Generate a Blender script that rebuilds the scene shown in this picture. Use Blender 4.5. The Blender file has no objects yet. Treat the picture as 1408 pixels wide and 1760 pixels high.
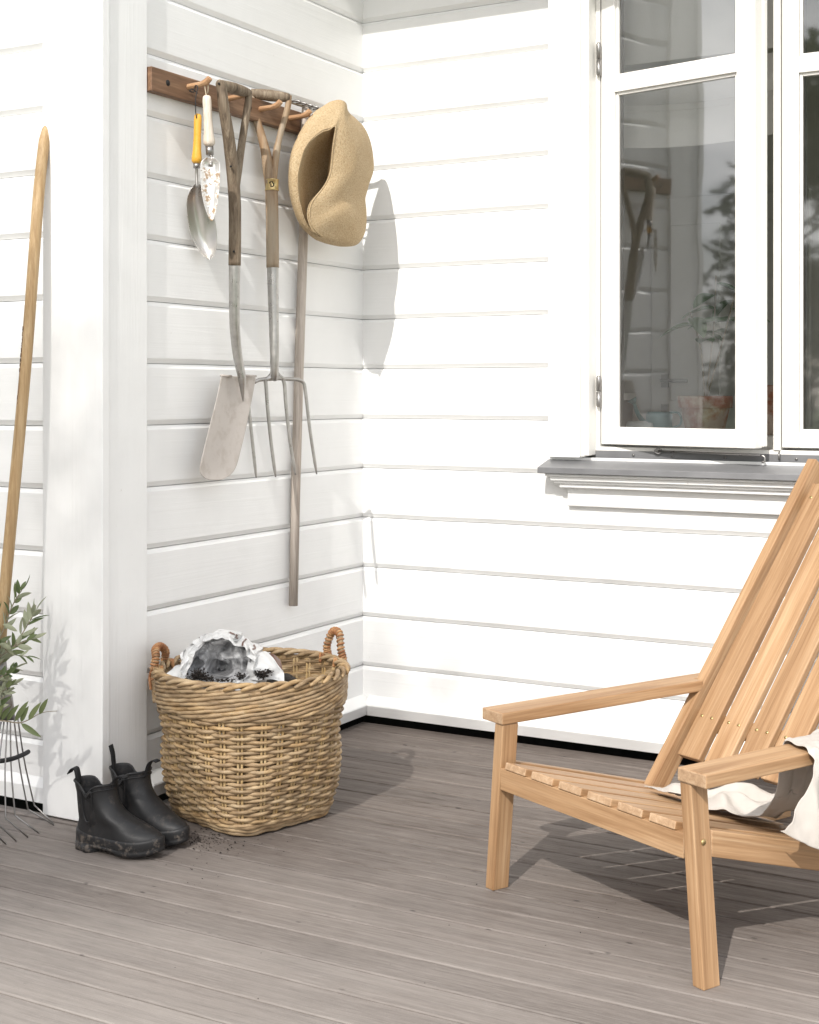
import bpy, bmesh, math, random
from mathutils import Vector, Matrix, noise
random.seed(11)
scene = bpy.context.scene
COL = scene.collection
R = math.radians

# ------------------------------------------------------------------ camera, sky, sun
CAM = (2.590, -4.268, 1.171)
cd = bpy.data.cameras.new("camera")
cam = bpy.data.objects.new("camera", cd); COL.objects.link(cam)
cam.location = CAM
cam.rotation_euler = (R(90), 0, R(29.36))
cd.sensor_fit = 'HORIZONTAL'; cd.sensor_width = 36.0
cd.lens = 36.0*2421/1408
cd.shift_y = -208/1408
cd.clip_end = 400
scene.camera = cam
scene.render.resolution_x = 819; scene.render.resolution_y = 1024

SUNV = Vector((-0.14, 1.0, -0.84)).normalized()      # direction the light travels
world = bpy.data.worlds.new("World"); scene.world = world; world.use_nodes = True
wn = world.node_tree.nodes; wl = world.node_tree.links
sky = wn.new('ShaderNodeTexSky'); sky.sky_type = 'NISHITA'; sky.sun_disc = False
sky.sun_elevation = math.asin(-SUNV.z); sky.sun_rotation = math.atan2(-SUNV.x, -SUNV.y)
sky.air_density = 1.0; sky.dust_density = 2.5; sky.ozone_density = 1.0
sky_coord = wn.new('ShaderNodeTexCoord'); sky_mapping = wn.new('ShaderNodeMapping'); sky_mapping.inputs['Scale'].default_value = (1.3, 1.3, 3.2)
cloud_noise = wn.new('ShaderNodeTexNoise'); cloud_noise.inputs['Scale'].default_value = 2.1; cloud_noise.inputs['Detail'].default_value = 7; cloud_noise.inputs['Roughness'].default_value = .58
cloud_ramp = wn.new('ShaderNodeValToRGB'); cloud_ramp.color_ramp.elements[0].position = .40; cloud_ramp.color_ramp.elements[1].position = .56
cloud_mix = wn.new('ShaderNodeMix'); cloud_mix.data_type = 'RGBA'; cloud_mix.inputs[7].default_value = (19, 19, 19.2, 1)
wl.new(sky_coord.outputs['Generated'], sky_mapping.inputs[0]); wl.new(sky_mapping.outputs[0], cloud_noise.inputs[0]); wl.new(cloud_noise.outputs[0], cloud_ramp.inputs[0])
wl.new(cloud_ramp.outputs[0], cloud_mix.inputs[0]); wl.new(sky.outputs[0], cloud_mix.inputs[6]); wl.new(cloud_mix.outputs[2], wn['Background'].inputs[0]); wn['Background'].inputs[1].default_value = 0.10
sd = bpy.data.lights.new("sun", 'SUN'); sd.energy = 3.55; sd.angle = R(0.55); sd.color = (1.0, 0.965, 0.915)
sun = bpy.data.objects.new("sun", sd); COL.objects.link(sun)
sun.rotation_euler = SUNV.to_track_quat('-Z', 'Y').to_euler(); sun.location = (1, -8, 9)
vs = scene.view_settings; vs.view_transform = 'Standard'; vs.look = 'None'; vs.exposure = 0.32; vs.gamma = 1.0

# ------------------------------------------------------------------ helpers
F = 2421.0; RX, RY, WX, WY = 0.8716, 0.4903, -0.4903, 0.8715
def pz(px, py, Z):                    # a photo pixel at a distance in front of the camera
    s = (px-704)/F; v = -(py-672)/F
    return Vector((CAM[0]+(WX+RX*s)*Z, CAM[1]+(WY+RY*s)*Z, CAM[2]+v*Z))
def ax(px, py, x):                    # ... at a plane parallel to the left wall
    s = (px-704)/F; return pz(px, py, (x-CAM[0])/(WX+RX*s))
def ay(px, py, y):
    s = (px-704)/F; return pz(px, py, (y-CAM[1])/(WY+RY*s))

def cr(p, n, closed=False):           # Catmull-Rom resample
    p = [Vector(q) for q in p]; m = len(p); out = []
    segs = m if closed else m-1
    tot = n if closed else n-1
    for i in range(n):
        u = i*segs/tot; k = min(int(u), segs-1); f = u-k
        if closed: a, b, c, d = p[(k-1) % m], p[k % m], p[(k+1) % m], p[(k+2) % m]
        else: a, b, c, d = p[max(k-1, 0)], p[k], p[k+1], p[min(k+2, m-1)]
        out.append(0.5*((2*b)+(c-a)*f+(2*a-5*b+4*c-d)*f*f+(3*b-a-3*c+d)*f**3))
    return out
def lerp(a, b, t): return a+(b-a)*t

class MB:
    def __init__(s): s.v = []; s.f = []; s.sm = []
    def add(s, vs, fs, smooth=False):
        o = len(s.v); s.v += [Vector(v) for v in vs]
        for f in fs: s.f.append([i+o for i in f]); s.sm.append(smooth)
    def box(s, a, b):
        x0, y0, z0 = a; x1, y1, z1 = b
        s.add([(x0,y0,z0),(x1,y0,z0),(x1,y1,z0),(x0,y1,z0),(x0,y0,z1),(x1,y0,z1),(x1,y1,z1),(x0,y1,z1)],
              [(3,2,1,0),(4,5,6,7),(0,1,5,4),(1,2,6,5),(2,3,7,6),(3,0,4,7)])
    def hexa(s, b4, t4):
        s.add(list(b4)+list(t4), [(3,2,1,0),(4,5,6,7),(0,1,5,4),(1,2,6,5),(2,3,7,6),(3,0,4,7)])
    def prism(s, poly, d):            # polygon extruded along vector d
        n = len(poly); d = Vector(d); p = [Vector(q) for q in poly]
        s.add(p+[q+d for q in p], [tuple(range(n))[::-1], tuple(range(n, 2*n))]+[(i, (i+1) % n, n+(i+1) % n, n+i) for i in range(n)])
    def rings(s, rs, cap=True, closed=True, smooth=True, loop=False):
        n = len(rs[0]); v = [q for r in rs for q in r]; f = []
        m = len(rs)
        for i in range(m if loop else m-1):
            j = (i+1) % m
            for k in range(n if closed else n-1):
                l = (k+1) % n
                f.append((i*n+k, i*n+l, j*n+l, j*n+k))
        if cap and not loop:
            f.append(tuple(range(n))[::-1]); f.append(tuple(range((m-1)*n, m*n)))
        s.add(v, f, smooth)
    def tube(s, p, r, n=8, closed=False, flat=None):   # r: number or list; flat=(axis, factor)
        p = [Vector(q) for q in p]; m = len(p); rs = []
        up = None
        for i in range(m):
            if closed: t = p[(i+1) % m]-p[i-1]
            else: t = p[min(i+1, m-1)]-p[max(i-1, 0)]
            t.normalize()
            if up is None:
                up = Vector((0,0,1)) if abs(t.z) < .9 else Vector((1,0,0))
            a = up-t*up.dot(t)
            if a.length < 1e-5: a = Vector((1,0,0))-t*t.x
            a.normalize(); up = a; b = t.cross(a)
            rr = r[i] if isinstance(r, (list, tuple)) else r
            ring = []
            for k in range(n):
                q = (a*math.cos(2*math.pi*k/n)+b*math.sin(2*math.pi*k/n))*rr
                if flat: q -= flat[0]*q.dot(flat[0])*(1-flat[1])
                ring.append(p[i]+q)
            rs.append(ring)
        s.rings(rs, cap=not closed, loop=closed)
    def build(s, name, mat, parent=None, bevel=0, solid=0, sub=0, auto=None, seg=2):
        me = bpy.data.meshes.new(name)
        off = Vector((0,0,0))
        if parent is not None and parent.get('_w'): off = Vector(parent['_w'])
        me.from_pydata([tuple(v-off) for v in s.v], [], s.f)
        me.polygons.foreach_set('use_smooth', s.sm)
        me.materials.append(mat); me.update()
        o = bpy.data.objects.new(name, me); COL.objects.link(o)
        if parent is not None:
            o.parent = parent
            if parent.get('_w'): o['_w'] = (0.0, 0.0, 0.0) if False else parent['_w']
        if solid:
            m = o.modifiers.new('s', 'SOLIDIFY'); m.thickness = solid; m.offset = 0
        if bevel:
            m = o.modifiers.new('b', 'BEVEL'); m.width = bevel; m.segments = seg; m.limit_method = 'ANGLE'; m.angle_limit = R(35)
        if sub:
            m = o.modifiers.new('d', 'SUBSURF'); m.levels = sub; m.render_levels = sub
        return o

def tag(o, label=None, cat=None, group=None, kind=None):
    if label: o['label'] = label
    if cat: o['category'] = cat
    if group: o['group'] = group
    if kind: o['kind'] = kind
    return o
def thing(name, loc, label, cat, group=None, rot=None):
    o = bpy.data.objects.new(name, None); COL.objects.link(o); o.empty_display_size = .05
    o.location = loc
    if rot: o.rotation_euler = rot
    else: o['_w'] = tuple(loc)
    return tag(o, label, cat, group)

# ------------------------------------------------------------------ materials
class NT:
    def __init__(s, name):
        s.m = bpy.data.materials.new(name); s.m.use_nodes = True
        s.n = s.m.node_tree.nodes; s.l = s.m.node_tree.links
        s.b = s.n['Principled BSDF']
    def N(s, t, **kw):
        x = s.n.new(t)
        for k, v in kw.items():
            if k in ('operation', 'blend_type', 'data_type', 'feature', 'noise_dimensions', 'interpolation', 'wave_type', 'bands_direction', 'distance', 'clamp'): setattr(x, k, v)
            else: x.inputs[k].default_value = v
        return x
    def L(s, a, b): s.l.new(a, b)
    def coords(s, scale=(1,1,1), kind='Object', rnd=False):
        tc = s.N('ShaderNodeTexCoord'); mp = s.N('ShaderNodeMapping'); mp.inputs['Scale'].default_value = scale
        s.L(tc.outputs[kind], mp.inputs['Vector'])
        if rnd:
            oi = s.N('ShaderNodeObjectInfo'); ml = s.N('ShaderNodeVectorMath', operation='SCALE'); ml.inputs[0].default_value = (37, 53, 71)
            s.L(oi.outputs['Random'], ml.inputs['Scale']); s.L(ml.outputs[0], mp.inputs['Location'])
        return mp.outputs[0]
    def noise(s, vec, scale, detail=4, rough=.55, dist=0):
        x = s.N('ShaderNodeTexNoise', Scale=scale, Detail=detail, Roughness=rough, Distortion=dist)
        s.L(vec, x.inputs['Vector']); return x.outputs['Fac']
    def ramp(s, fac, stops):
        x = s.N('ShaderNodeValToRGB'); e = x.color_ramp.elements
        while len(e) < len(stops): e.new(.5)
        for i, (p, c) in enumerate(stops):
            e[i].position = p; e[i].color = (c[0], c[1], c[2], 1) if isinstance(c, (tuple, list)) else (c, c, c, 1)
        s.L(fac, x.inputs[0]); return x.outputs[0]
    def mix(s, fac, a, b, mode='MIX'):
        x = s.N('ShaderNodeMix', data_type='RGBA', blend_type=mode)
        for sock, val in ((x.inputs[0], fac), (x.inputs[6], a), (x.inputs[7], b)):
            if hasattr(val, 'links'): s.L(val, sock)
            elif isinstance(val, (int, float)): sock.default_value = val
            else: sock.default_value = (val[0], val[1], val[2], 1)
        return x.outputs[2]
    def math(s, op, a, b=0.0, c=None):
        x = s.N('ShaderNodeMath', operation=op)
        for i, v in enumerate((a, b, c)):
            if v is None: continue
            if hasattr(v, 'links'): s.L(v, x.inputs[i])
            else: x.inputs[i].default_value = v
        return x.outputs[0]
    def bump(s, h, dist=.002, strength=1.0, prev=None):
        x = s.N('ShaderNodeBump', Strength=strength, Distance=dist); s.L(h, x.inputs['Height'])
        if prev: s.L(prev, x.inputs['Normal'])
        return x.outputs[0]
    def out(s, color=None, rough=.5, metal=0, normal=None, spec=None):
        for k, v in (('Base Color', color), ('Roughness', rough), ('Metallic', metal), ('Normal', normal), ('Specular IOR Level', spec)):
            if v is None: continue
            if hasattr(v, 'links'): s.L(v, s.b.inputs[k])
            elif isinstance(v, (tuple, list)): s.b.inputs[k].default_value = (v[0], v[1], v[2], 1)
            else: s.b.inputs[k].default_value = v
        return s.m
    def rand(s): return s.N('ShaderNodeObjectInfo').outputs['Random']
    def island(s): return s.N('ShaderNodeNewGeometry').outputs['Random Per Island']

def m_paint(name, scale, base=(.80, .80, .788), rough=.42, bumpd=.0004):
    t = NT(name); v = t.coords(scale)
    g = t.noise(v, 1.0, 8, .65, .4); g2 = t.noise(t.coords(), 9, 3)
    v3 = t.coords(tuple(q*.35 for q in scale)); g3 = t.noise(v3, 1.0, 6, .6, 1.2)
    c = t.mix(t.ramp(g2, [(.35, 0), (.75, 1)]), base, tuple(b*.965 for b in base))
    sp = t.noise(t.coords(), 55, 2); c = t.mix(t.ramp(sp, [(.74, 0), (.80, .35)]), c, (.5, .48, .43))
    h = t.math('ADD', g, t.math('MULTIPLY', t.ramp(g3, [(.45, 0), (.62, 1)]), .6))
    return t.out(c, rough, 0, t.bump(h, bumpd, .75))
GX = (3, 70, 110); GY = (70, 3, 110); GZ = (110, 110, 3)
M = {}
M['paint_y'] = m_paint('white_paint_along_y', GY)
M['paint_x'] = m_paint('white_paint_along_x', GX)
M['paint_z'] = m_paint('white_paint_upright', GZ, bumpd=.0006)
M['paint_window'] = m_paint('cream_window_paint', (40, 40, 40), (.80, .785, .745), .32, .0002)

def m_plain(name, c, rough=.5, metal=0, ns=40, amt=.12, bd=.0004, spec=None):
    t = NT(name); v = t.coords(); g = t.noise(v, ns, 5, .6)
    col = t.mix(g, tuple(x*(1-amt) for x in c), tuple(min(x*(1+amt), 1) for x in c))
    r = t.ramp(t.noise(v, ns*.5, 4), [(.3, max(rough-.1, .02)), (.7, min(rough+.1, 1))])
    return t.out(col, r, metal, t.bump(g, bd, .6), spec)
M['dark'] = m_plain('dark_void', (.012, .011, .010), .9)
M['sill_metal'] = m_plain('grey_sheet_metal', (.20, .20, .205), .38, .2, 25, .06, .0002)
M['steel'] = m_plain('worn_steel', (.40, .385, .365), .34, .9, 45, .32)
M['zinc'] = m_plain('zinc_fittings', (.30, .29, .28), .35, .9, 80, .15)
M['brass'] = m_plain('brass_screws', (.55, .42, .20), .4, .9, 80, .2)
M['black_cord'] = m_plain('black_cord', (.02, .02, .022), .8)
M['string'] = m_plain('pale_string', (.55, .47, .34), .9)
M['inner_wall'] = m_plain('interior_wall', (.76, .74, .70), .8, 0, 20, .04)
M['inner_door'] = m_plain('interior_door', (.70, .68, .64), .5, 0, 20, .04)
M['inner_dark'] = m_plain('interior_cabinet', (.16, .145, .13), .6)
M['inner_floor'] = m_plain('interior_floor', (.32, .24, .17), .5)
M['blind'] = m_plain('linen_blind', (.78, .76, .72), .9, 0, 200, .06)
M['terracotta'] = None

def m_deck():
    t = NT('weathered_deck_painted_shade')
    v = t.coords((2.2, 55, 1)); g = t.noise(v, 1.0, 9, .68, .6)
    v2 = t.coords((14, 200, 1)); g2 = t.noise(v2, 1.0, 8, .72)
    isl = t.island()
    col = t.ramp(g, [(.28, (.056, .042, .035)), (.5, (.110, .090, .078)), (.70, (.178, .152, .135))])
    col = t.mix(.8, col, t.mix(isl, (.80, .78, .77), (1.17, 1.15, 1.13)), 'MULTIPLY')
    col = t.mix(t.ramp(g2, [(.40, 0), (.66, .6)]), col, (.225, .198, .178))
    # shade put into the colour: darker by the walls, uneven by board and patch
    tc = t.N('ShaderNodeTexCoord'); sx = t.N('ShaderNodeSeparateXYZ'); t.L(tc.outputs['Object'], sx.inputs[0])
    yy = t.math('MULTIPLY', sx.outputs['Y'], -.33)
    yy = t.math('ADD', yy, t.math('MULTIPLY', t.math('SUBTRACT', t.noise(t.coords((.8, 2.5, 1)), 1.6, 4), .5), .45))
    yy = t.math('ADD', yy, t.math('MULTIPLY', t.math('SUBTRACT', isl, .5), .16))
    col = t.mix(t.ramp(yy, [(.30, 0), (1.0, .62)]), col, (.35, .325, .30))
    # dark specks
    vo = t.N('ShaderNodeTexVoronoi', Scale=1.0, Randomness=1.0); t.L(t.coords((10, 22, 1)), vo.inputs['Vector'])
    sp = t.ramp(vo.outputs['Distance'], [(.05, 1), (.11, 0)])
    sp = t.math('MULTIPLY', sp, t.ramp(t.noise(t.coords(), 5, 2), [(.50, 0), (.56, .85)]))
    col = t.mix(sp, col, (.035, .03, .028))
    h = t.math('ADD', t.math('MULTIPLY', g, .6), g2)
    return t.out(col, t.ramp(g, [(.3, .75), (.7, .6)]), 0, t.bump(h, .0016, .8), .3)
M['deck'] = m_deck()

def m_wood(name, dark, mid, light, rough=.5, sx=1.6, sc=30, rnd=True, bd=.0006, grey=None, axis=0):
    def sv(a, b): q = [b, b, b]; q[axis] = a; return tuple(q)
    t = NT(name); v = t.coords(sv(sx, sc), rnd=rnd)
    g = t.noise(v, 1.0, 6, .6, .8)
    v2 = t.coords(sv(sx*4, sc*7), rnd=rnd); g2 = t.noise(v2, 1.0, 3, .6)
    c = t.ramp(g, [(.3, dark), (.5, mid), (.68, light)])
    c = t.mix(t.ramp(g2, [(.35, .4), (.6, 0)]), c, tuple(d*.8 for d in dark))
    if rnd: c = t.mix(.55, c, t.mix(t.rand(), (.84, .81, .77), (1.12, 1.10, 1.07)), 'MULTIPLY')
    if grey:
        pn = t.noise(t.coords(sv(3, 18)), 1.0, 5, .65)
        c = t.mix(t.ramp(pn, [(.4, 0), (.62, .8)]), c, grey)
    return t.out(c, rough, 0, t.bump(t.math('ADD', g, g2), bd, .6), .35)
M['teak'] = m_wood('oiled_teak', (.255, .140, .066), (.405, .252, .136), (.485, .330, .198), .5, 1.3, 30)
M['teak_end'] = m_wood('teak_end_grain', (.30, .19, .11), (.42, .28, .17), (.49, .36, .24), .6, 60, 60)
M['old_handle'] = m_wood('old_weathered_handle', (.07, .05, .033), (.19, .145, .10), (.30, .25, .185), .7, 3, 60, True, .0012, None, 2)
M['fork_handle'] = m_wood('worn_ash_handle', (.16, .095, .05), (.30, .19, .105), (.40, .29, .185), .6, 3, 40, True, .001, (.33, .28, .21), 2)
M['grey_pole'] = m_wood('silvered_pole', (.30, .255, .22), (.43, .38, .335), (.54, .49, .44), .75, 2, 70, True, .001, None, 2)
M['rack'] = m_wood('brown_stained_rail', (.095, .050, .027), (.20, .112, .064), (.30, .185, .112), .55, 2, 26, True, .0006, None, 1)
M['peg'] = m_wood('whittled_pegs', (.24, .12, .06), (.42, .245, .13), (.55, .37, .22), .6, 6, 50)
M['ash_pole'] = m_wood('pale_ash_pole', (.30, .19, .09), (.42, .29, .15), (.52, .38, .22), .55, 1.5, 70, True, .0006, None, 2)
M['yellow'] = m_plain('yellow_varnish', (.62, .33, .035), .32, 0, 30, .16)
M['chalky'] = m_wood('paint_worn_grip', (.42, .34, .26), (.62, .55, .47), (.74, .69, .62), .7, 6, 60, True, .0006, None, 2)

def m_muddy(name, base, rough, mud, lo, hi, metal=.9, scale=60):
    t = NT(name); v = t.coords(); n = t.noise(v, scale, 6, .65); n2 = t.noise(v, scale*.25, 4)
    f = t.ramp(t.math('MULTIPLY', n, t.math('ADD', n2, .5)), [(lo, 0), (hi, 1)])
    c = t.mix(f, base, mud)
    x = t.math('SUBTRACT', 1.0, f)
    return t.out(c, t.math('ADD', t.math('MULTIPLY', f, .5), rough), t.math('MULTIPLY', x, metal), t.bump(f, .0012, .8))
M['mud_steel'] = m_muddy('muddy_trowel_steel', (.80, .78, .75), .28, (.33, .235, .15), .50, .62)
M['blade'] = m_muddy('dusty_spade_blade', (.50, .46, .425), .5, (.40, .35, .30), .46, .86, .25, 26)
M['bright'] = m_plain('bright_scoop_steel', (.62, .60, .57), .24, .95, 12, .08, .0005)

def m_straw():
    t = NT('raffia_straw'); v = t.coords()
    n0 = t.noise(t.coords((1, 1, 4)), 120, 4, .7); n1 = t.noise(t.coords((4, 4, 1)), 120, 4, .7)
    vo = t.N('ShaderNodeTexVoronoi', Scale=230.0); t.L(v, vo.inputs['Vector'])
    w = t.math('MULTIPLY', t.math('MAXIMUM', n0, n1), t.math('SUBTRACT', 1.25, vo.outputs['Distance'])); n = t.noise(v, 260, 3)
    c = t.ramp(t.math('ADD', t.math('MULTIPLY', w, .5), t.math('MULTIPLY', n, .6)), [(.34, (.35, .245, .135)), (.54, (.485, .37, .225)), (.72, (.585, .47, .31))])
    c = t.mix(t.ramp(t.noise(v, 14, 4), [(.4, 0), (.7, .35)]), c, (.40, .28, .15))
    return t.out(c, .8, 0, t.bump(t.math('ADD', w, n), .0022, .9), .2)
M['straw'] = m_straw()
def m_wicker(name, a, b, c):
    t = NT(name); v = t.coords((20, 20, 60)); n = t.noise(v, 1.0, 5, .6); isl = t.island()
    col = t.ramp(n, [(.3, a), (.5, b), (.72, c)])
    col = t.mix(.8, col, t.ramp(isl, [(0, (.70, .67, .64)), (.35, (1.10, 1.05, .97)), (.6, (.84, .83, .82)), (.8, (1.20, 1.08, .85)), (1, (1.05, 1.06, 1.06))]), 'MULTIPLY')
    sp = t.noise(t.coords(), 70, 3); col = t.mix(t.ramp(sp, [(.66, 0), (.74, .7)]), col, (.13, .085, .05))
    return t.out(col, .55, 0, t.bump(t.noise(t.coords(), 180, 3), .0008, .6), .35)
M['wicker'] = m_wicker('willow_weave', (.165, .110, .060), (.35, .25, .147), (.51, .395, .25))
M['wicker_pale'] = m_wicker('pale_stakes', (.33, .23, .11), (.45, .33, .175), (.55, .43, .25))
M['wrap'] = m_wicker('rattan_wrap', (.20, .075, .033), (.34, .165, .075), (.50, .34, .19))

def m_rubber(mud):
    t = NT('muddy_rubber' if mud else 'black_rubber'); v = t.coords()
    base = t.mix(t.noise(v, 18, 4), (.010, .010, .0105), (.024, .024, .025))
    n = t.noise(v, 75, 6, .7); n2 = t.noise(v, 22, 4)
    f = t.math('MULTIPLY', n, t.math('ADD', n2, .5))
    f = t.ramp(f, [(.52, 0), (.66, .7)] if mud else [(.56, 0), (.76, .28)])
    c = t.mix(f, base, (.13, .108, .09))
    return t.out(c, t.math('ADD', t.math('MULTIPLY', f, .4), .46), 0, t.bump(f, .0009, .7), .32)
M['rubber'] = m_rubber(False); M['rubber_mud'] = m_rubber(True)
M['elastic'] = m_plain('black_elastic', (.004, .004, .0042), .95, 0, 300, .3)
M['webbing'] = m_plain('black_webbing', (.008, .008, .009), .9, 0, 300, .3)
M['soil'] = m_plain('dark_potting_soil', (.018, .013, .010), .95, 0, 90, .5, .004)

def m_bag(name, a, b, rough):
    t = NT(name); v = t.coords(); n = t.noise(v, 14, 6, .6, 1.5)
    dirt = t.noise(v, 60, 5, .7); c = t.mix(t.ramp(n, [(.38, 0), (.62, 1)]), a, b)
    c = t.mix(t.ramp(dirt, [(.64, 0), (.72, .8)]), c, (.05, .04, .035))
    return t.out(c, rough, 0, t.bump(n, .006, .5), .5)
M['bag_white'] = m_bag('white_plastic_film', (.54, .54, .535), (.66, .66, .65), .3)
M['bag_grey'] = m_bag('silver_grey_plastic_film', (.28, .28, .285), (.70, .70, .705), .22)
M['bag_brown'] = m_bag('brown_printed_film', (.08, .035, .022), (.14, .06, .04), .3)

def m_linen():
    t = NT('washed_linen'); v = t.coords()
    a = t.N('ShaderNodeTexWave', Scale=420); t.L(v, a.inputs['Vector'])
    b = t.N('ShaderNodeTexWave', Scale=420); b.bands_direction = 'Y'; t.L(v, b.inputs['Vector'])
    w = t.math('ADD', a.outputs['Fac'], b.outputs['Fac']); n = t.noise(v, 30, 5)
    c = t.mix(n, (.45, .412, .37), (.57, .53, .485))
    return t.out(c, .9, 0, t.bump(t.math('ADD', t.math('MULTIPLY', w, .15), n), .003, .5), .15)
M['linen'] = m_linen()

def m_leaf(name, a, b, under=None):
    t = NT(name); c = t.mix(t.island(), a, b)
    if under: c = t.mix(t.N('ShaderNodeNewGeometry').outputs['Backfacing'], c, under)
    tr = t.N('ShaderNodeBsdfTranslucent'); t.L(c, tr.inputs[0]); t.out(c, .5, 0, None, .35)
    mx = t.N('ShaderNodeMixShader'); mx.inputs[0].default_value = .25
    t.L(t.b.outputs[0], mx.inputs[1]); t.L(tr.outputs[0], mx.inputs[2]); t.L(mx.outputs[0], t.n['Material Output'].inputs[0])
    return t.m
M['olive_leaf'] = m_leaf('olive_leaf', (.085, .120, .048), (.19, .225, .10), (.33, .35, .24))
M['tree_leaf'] = m_leaf('tree_leaf', (.02, .045, .014), (.06, .10, .03))
M['dark_leaf'] = m_leaf('spruce_leaf', (.018, .036, .018), (.045, .07, .032))
M['pot_leaf'] = m_leaf('avocado_leaf', (.07, .15, .05), (.13, .24, .09))
M['twig'] = m_plain('olive_twig', (.24, .20, .14), .8)
M['bark'] = m_plain('tree_bark', (.12, .09, .065), .9, 0, 12, .3, .01)
M['grass'] = m_plain('lawn', (.07, .11, .035), .9, 0, 3, .35, .01)

def m_glass():
    t = NT('window_glass'); fr = t.N('ShaderNodeFresnel', IOR=1.5)
    f = t.math('MULTIPLY', fr.outputs[0], 5.0); f.node.use_clamp = True
    tr = t.N('ShaderNodeBsdfTransparent'); tr.inputs[0].default_value = (.94, .95, .94, 1)
    gl = t.N('ShaderNodeBsdfGlossy'); gl.inputs['Roughness'].default_value = .032
    t.L(t.bump(t.noise(t.coords(), 3.0, 2), .004, .25), gl.inputs['Normal'])
    mx = t.N('ShaderNodeMixShader'); t.L(f, mx.inputs[0]); t.L(tr.outputs[0], mx.inputs[1]); t.L(gl.outputs[0], mx.inputs[2])
    t.L(mx.outputs[0], t.n['Material Output'].inputs[0]); return t.m
M['glass'] = m_glass()
def m_terra():
    t = NT('lime_stained_terracotta'); v = t.coords(); n = t.noise(v, 14, 6, .65)
    c = t.mix(t.ramp(n, [(.42, 0), (.58, .9)]), (.36, .145, .085), (.55, .46, .38))
    return t.out(c, .85, 0, t.bump(n, .001, .6))
M['terracotta'] = m_terra()
M['teal'] = m_plain('teal_enamel', (.12, .27, .28), .35)
M['clear'] = m_plain('clear_jar', (.75, .78, .78), .1)

# ------------------------------------------------------------------ ground and deck
g = MB(); g.add([(-120,-120,-.35),(120,-120,-.35),(120,120,-.35),(-120,120,-.35)], [(0,1,2,3)])
tag(g.build('lawn', M['grass']), kind='structure')
d = MB(); P = .108; y = -.003; k = 0
while y > -7.5:
    xl = 0.0 if y > -1.36 else -3.6
    if y > -1.36 and y-.103 < -1.36: xl = .0
    a, b, c = y-.1026, y, .0024
    prof = [(a,-.026),(a,-c),(a+c*1.2,0),(b-c*1.2,0),(b,-c),(b,-.026)]
    x0 = xl+.002; x1 = 5.2
    jo = []
    d.prism([(x0, p, q) for p, q in prof], (x1-x0, 0, 0))
    y -= P; k += 1
d.prism([(-3.6, p, q) for p, q in [(-1.3935,-.026),(-1.3935,-.0035),(-1.390,0),(-1.361,0),(-1.361,-.026)]], (3.598, 0, 0))
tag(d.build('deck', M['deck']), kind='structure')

# ------------------------------------------------------------------ the house
house = thing('house', (0, 0, 0), 'white weatherboarded house with an open casement window above the deck', 'house')
house['_w'] = (0.0, 0.0, 0.0)
def wall_profile(z0, z1):
    pts = [(z0, 0.0)]
    i = 0
    while True:
        gz = .198+.1752*i
        if gz > z1-.05: break
        if gz > z0+.03:
            pts += [(gz-.013, 0.0), (gz-.004, .006), (gz-.001, .0080), (gz-.0008, .020), (gz+.0012, .020), (gz+.0014, .0098), (gz+.0030, .0092), (gz+.0146, .0006), (gz+.0160, 0.0)]
        i += 1
    pts.append((z1, 0.0)); return pts
def weatherboard(name, to3, spans, z0, z1, mat, lab, seed):
    # spans(z) -> list of intervals along the wall; to3(u, depth, z)
    mb = MB(); pts = wall_profile(z0, z1); ex = []
    for (a, da), (b, db) in zip(pts, pts[1:]):
        cuts = [a]+[c for c in (.955, 2.74) if a < c < b]+[b]
        for u, w in zip(cuts, cuts[1:]): ex.append((u, lerp(da, db, (u-a)/(b-a)), w, lerp(da, db, (w-a)/(b-a))))
    for (za, da, zb, db) in ex:
        for (u0, u1) in spans((za+zb)/2):
            n = max(1, int((u1-u0)/.06))
            row0 = []; row1 = []
            for i in range(n+1):
                u = u0+(u1-u0)*i/n
                w0 = .0012*math.sin(u*3+seed+za*4)*0
                j0 = .0011*noise.noise((u*5, za*9, seed)) if da > 0 else 0
                j1 = .0011*noise.noise((u*5, zb*9, seed)) if db > 0 else 0
                row0.append(to3(u, da, za+j0)); row1.append(to3(u, db, zb+j1))
            mb.rings([row0, row1], cap=False, closed=False, smooth=False)
    o = mb.build(name, mat, house); o['label'] = lab; return o
OPX0, OPX1 = .872, 2.09
weatherboard('wall', lambda u, d, z: (-d, u, z), lambda z: [(-1.356, 0.016)], .03, 3.3, M['paint_y'], 'white weatherboard wall in half shade behind the hanging tools', 1)
weatherboard('wall', lambda u, d, z: (u, d, z), lambda z: [(-.016, .80), (2.15, 5.2)] if .955 < z < 2.74 else [(-.016, 5.2)], .03, 2.9, M['paint_x'], 'sunlit white weatherboard wall around the window', 2)
weatherboard('wall', lambda u, d, z: (u, -1.356+d, z), lambda z: [(-3.6, -.19)], .03, 3.3, M['paint_x'], 'white weatherboard wall left of the corner post', 3)
w = MB()       # drip boards along the foot of the walls
w.prism([(0, 0, .098), (.038, 0, .072), (.040, 0, .068), (.026, 0, .030), (0, 0, .030)], (0, -1.19, 0)); w.build('skirting_board', M['paint_y'], house, .0015)
w = MB(); w.prism([(.0262, 0, .098), (.0262, -.038, .072), (.0262, -.040, .068), (.0262, -.024, .030), (.0262, 0, .030)], (5.1, 0, 0)); w.build('skirting_board', M['paint_x'], house, .0015)
w = MB(); w.prism([(-3.6, -1.356, .098), (-3.6, -1.371, .072), (-3.6, -1.373, .030), (-3.6, -1.356, .030)], (3.405, 0, 0)); w.build('skirting_board', M['paint_x'], house, .0015)
w = MB(); w.box((-.194, -1.3815, .004), (.0215, -1.3530, 3.3)); o = w.build('corner_board', M['paint_z'], house, .0025)
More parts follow.
